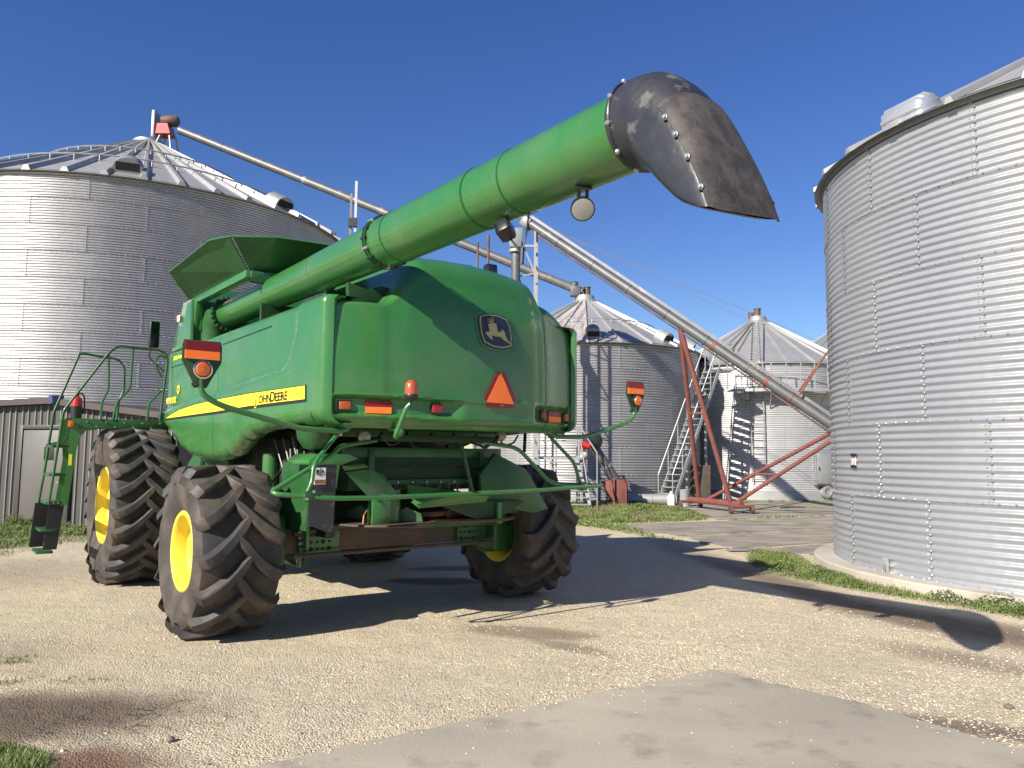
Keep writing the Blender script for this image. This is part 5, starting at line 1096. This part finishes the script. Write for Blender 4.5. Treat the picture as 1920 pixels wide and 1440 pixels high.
def on_gravel(x, y):
    k = (np.hypot(x-8.94, y-11.46) > 4.25)
    for p in slabs: k &= ~inpoly(x, y, p)
    return k
def polar(n, r0=4.2, r1=26):
    r = r0*(r1/r0)**(rng.random(n)); a = rng.uniform(R_(-40), R_(40), n); return r*np.sin(a)/np.cos(a)*.98, r
def clumpy(x, y): return on_gravel(x, y) & (rng.random(len(x)) < np.clip(.45+.55*nz(x, y, 1.6), .05, 1)) & ~((x < -1.5) & (y < 5.9) & (nz(x, y, 3) < 1.2)) & (rng.random(len(x)) < np.where(edge_d(x, y, [(3.3, 13.2), (3.75, 10.4), (4.5, 8.2), (5.8, 6.4), (5.8, 6.41), (4.5, 8.21), (3.75, 10.41)]) < .55, .12, 1)) & (rng.random(len(x)) < np.where(inpoly(x, y, GRASS_SILO), .1, 1))
stones(330000, polar, 'gravel_stones', 'stone', .0036, .0150, clumpy)
stones(1500, polar, 'dark_pebbles', 'stone_dark', .004, .018, lambda x, y: on_gravel(x, y))
def few(n):
    r = rng.uniform(4.5, 9, n); a = rng.uniform(R_(-38), R_(38), n); return r*np.tan(a), r
stones(90, few, 'pebbles', 'stone', .014, .028, on_gravel)
# crumbs on the pad
stones(14000, lambda n: (rng.uniform(-2, 5, n), rng.uniform(3.0, 6.4, n)), 'pad_grit', 'stone', .003, .011, lambda x, y: inpoly(x, y, FS) & (rng.random(len(x)) < .03+.9*np.exp(-edge_d(x, y, FS)/(.05+.05*np.clip(nz(x, y, 2), 0, 2)))))
for o in bpy.data.objects:
    if o.name.startswith('pad_grit'): o.location.z = .012
def grass(name, poly, n, h, wdt, m='grass_blade', soft=.25, z=0., clump=1.2, lean=.5, keep=None):
    P = np.array(poly); x = rng.uniform(P[:, 0].min(), P[:, 0].max(), n*3); y = rng.uniform(P[:, 1].min(), P[:, 1].max(), n*3)
    k = inpoly(x, y, poly); x, y = x[k], y[k]; d = edge_d(x, y, poly); nn = nz(x, y, clump)
    k = rng.random(len(x)) < np.clip(d/soft, 0.02, 1)*np.clip(.55+.5*nn, .08, 1)
    if keep is not None: k &= keep(x, y)
    x, y, nn, d = x[k], y[k], nn[k], d[k]; x, y, nn, d = x[:n], y[:n], nn[:n], d[:n]; n = len(x)
    H = h*rng.uniform(.35, 1.15, n)*np.clip(.65+.4*nn, .35, 1.4)*np.clip(.45+d/soft*.6, .4, 1); W = wdt*rng.uniform(.6, 1.4, n)
    a = rng.uniform(0, 6.28, n); b = rng.uniform(0, 6.28, n); L = H*lean*rng.uniform(.2, 1.6, n)
    dx, dy = np.cos(a)*W, np.sin(a)*W; lx, ly = np.cos(b)*L, np.sin(b)*L
    v = np.zeros((n, 5, 3)); v[:, 0] = np.stack([x-dx, y-dy, np.full(n, z)], 1); v[:, 1] = np.stack([x+dx, y+dy, np.full(n, z)], 1)
    v[:, 2] = np.stack([x+dx*.8+lx*.4, y+dy*.8+ly*.4, z+H*.6], 1); v[:, 3] = np.stack([x-dx*.8+lx*.4, y-dy*.8+ly*.4, z+H*.6], 1); v[:, 4] = np.stack([x+lx, y+ly, z+H], 1)
    o = 5*np.arange(n)[:, None]; F = np.concatenate([o+[0, 1, 2], o+[0, 2, 3], o+[3, 2, 4]])
    return fast(name, v.reshape(-1, 3), F, m)
def leaves(name, poly, n, h, s, m='grass_blade', soft=.25, keep=None, z=0.):
    """small clover like leaf faces held above the ground"""
    P = np.array(poly); x = rng.uniform(P[:, 0].min(), P[:, 0].max(), n*3); y = rng.uniform(P[:, 1].min(), P[:, 1].max(), n*3)
    k = inpoly(x, y, poly); x, y = x[k], y[k]; d = edge_d(x, y, poly); nn = nz(x, y, 2.2)
    k = rng.random(len(x)) < np.clip(d/soft, 0.02, 1)*np.clip(.5+.6*nn, .05, 1)
    if keep is not None: k &= keep(x, y)
    x, y, nn, d = x[k][:n], y[k][:n], nn[k][:n], d[k][:n]; n = len(x)
    zz = z+h*rng.random(n)**.6*np.clip(.5+.6*nn, .25, 1.5)*np.clip(d/soft+.2, .3, 1); S = s*rng.uniform(.6, 1.5, n)
    a = rng.uniform(0, 6.28, n); u = np.stack([np.cos(a), np.sin(a), rng.normal(0, .35, n)], 1); w_ = np.stack([-np.sin(a), np.cos(a), rng.normal(0, .45, n)], 1)
    c = np.stack([x, y, zz], 1)
    v = np.stack([c-u*S[:, None], c+w_*S[:, None]*.8, c+u*S[:, None], c-w_*S[:, None]*.8], 1)
    return fast(name, v.reshape(-1, 3), 4*np.arange(n)[:, None]+np.arange(4)[None], m)
off_silo = lambda x, y: (np.hypot(x-8.94, y-11.46) > 4.2)
grass('grass', GRASS_MID, 60000, .16, .008, soft=.5); leaves('ground_cover', GRASS_MID, 22000, .11, .022, soft=.5)
grass('grass', GRASS_SILO, 42000, .14, .004, soft=.45, keep=off_silo); leaves('ground_cover', GRASS_SILO, 60000, .20, .013, soft=.42, keep=off_silo)
grass('dry_grass', GRASS_SILO, 7000, .17, .003, m='grass_dry', soft=.3, clump=3.5, keep=off_silo); grass('dry_grass', GRASS_LEFT, 9000, .13, .005, m='grass_dry', soft=.8, clump=2.5); grass('dry_grass', GRASS_MID, 8000, .13, .006, m='grass_dry', soft=.5, clump=2.5)
grass('grass', GRASS_LEFT, 90000, .13, .006, soft=.8); leaves('ground_cover', GRASS_LEFT, 26000, .07, .018, soft=.8)
grass('grass', GRASS_CORNER, 16000, .07, .0025, soft=.16); leaves('ground_cover', GRASS_CORNER, 6000, .04, .006, soft=.16)
# joints between slabs, tufts, foot of the shed and bins
def strip(a, b, w_): a, b = V(a), V(b); n = (b-a).normalized().orthogonal() if False else V((-(b-a).y, (b-a).x)).normalized()*w_; return [tuple(a+n), tuple(b+n), tuple(b-n), tuple(a-n)]
for a, b, w_, n, h in (((3.6, 16.5), (8.5, 18.85), .10, 3500, .10), ((5.9, 21.0), (10.2, 23.2), .16, 3500, .14), ((6.5, 24.5), (12, 27.2), .2, 3000, .12), ((4.3, 14.4), (7.2, 15.75), .06, 900, .06), ((8.3, 28.8), (14.5, 31), .25, 5000, .16), ((-11.5, 17.75), (-7.6, 16.95), .22, 5000, .24), ((4.4, 27.3), (6.0, 28.2), .4, 3500, .22)):
    grass('grass', strip(a, b, w_), n, h, .008, soft=w_*.6, clump=2.4)
for (x, y, r, n) in ((-4.25, 6.55, .30, 500), (-4.05, 6.4, .18, 200), (-3.30, 5.95, .35, 500), (-3.65, 5.85, .2, 250), (-6.6, 9.6, .5, 900), (-5.6, 8.2, .4, 450), (-8.2, 15.9, .4, 1500)):
    poly = [(x+r*1.3*math.cos(a), y+r*.45*math.sin(a)) for a in np.linspace(0, 6.28, 10)[:-1]]
    grass('grass', poly, n, .035 if y < 12 else .2, .003 if y < 12 else .009, soft=r*.5, clump=4)
# small single things lying about
tag(MB().prism([(0, 0), (.62, .05), (.66, .22), (.30, .30), (-.05, .18)], .02, 'z', 0).build('steel_plate', 'galv_dark', bevel=.004), 'thin grey steel plate lying at the edge of the cracked concrete', 'plate').location = (3.95, 14.05, .022)
tag(MB().tube([(0, 0, .02), (.4, .12, .05), (.9, .1, .03)], [.03, .035, .02], 6).build('stick', 'old_grey_steel'), 'dark bent stick on the concrete in front of the pale far bin', 'stick').location = (9.0, 26.0, .01)
tag(MB().lathe([(0, 0), (.022, .006), (.026, .018), (.014, .032), (0, .035)], 10).build('stone', 'stone_dark', smooth=True), 'dark round pebble near the bottom edge, left of the concrete pad', 'stone').location = (-2.0, 4.72, 0)
tag(MB().lathe([(0, 0), (.03, .006), (.034, .018), (.018, .03), (0, .032)], 9).build('stone', 'stone_dark', smooth=True), 'dark flat stone on the gravel near the lower right corner', 'stone').location = (3.42, 5.45, 0)
tag(MB().lathe([(0, 0), (.05, .006), (.055, .05), (.03, .085), (0, .09)], 9).build('stone', 'stone', smooth=True), 'pale stone in the grass at the foot of the near bin', 'stone').location = (4.95, 11.75, 0)
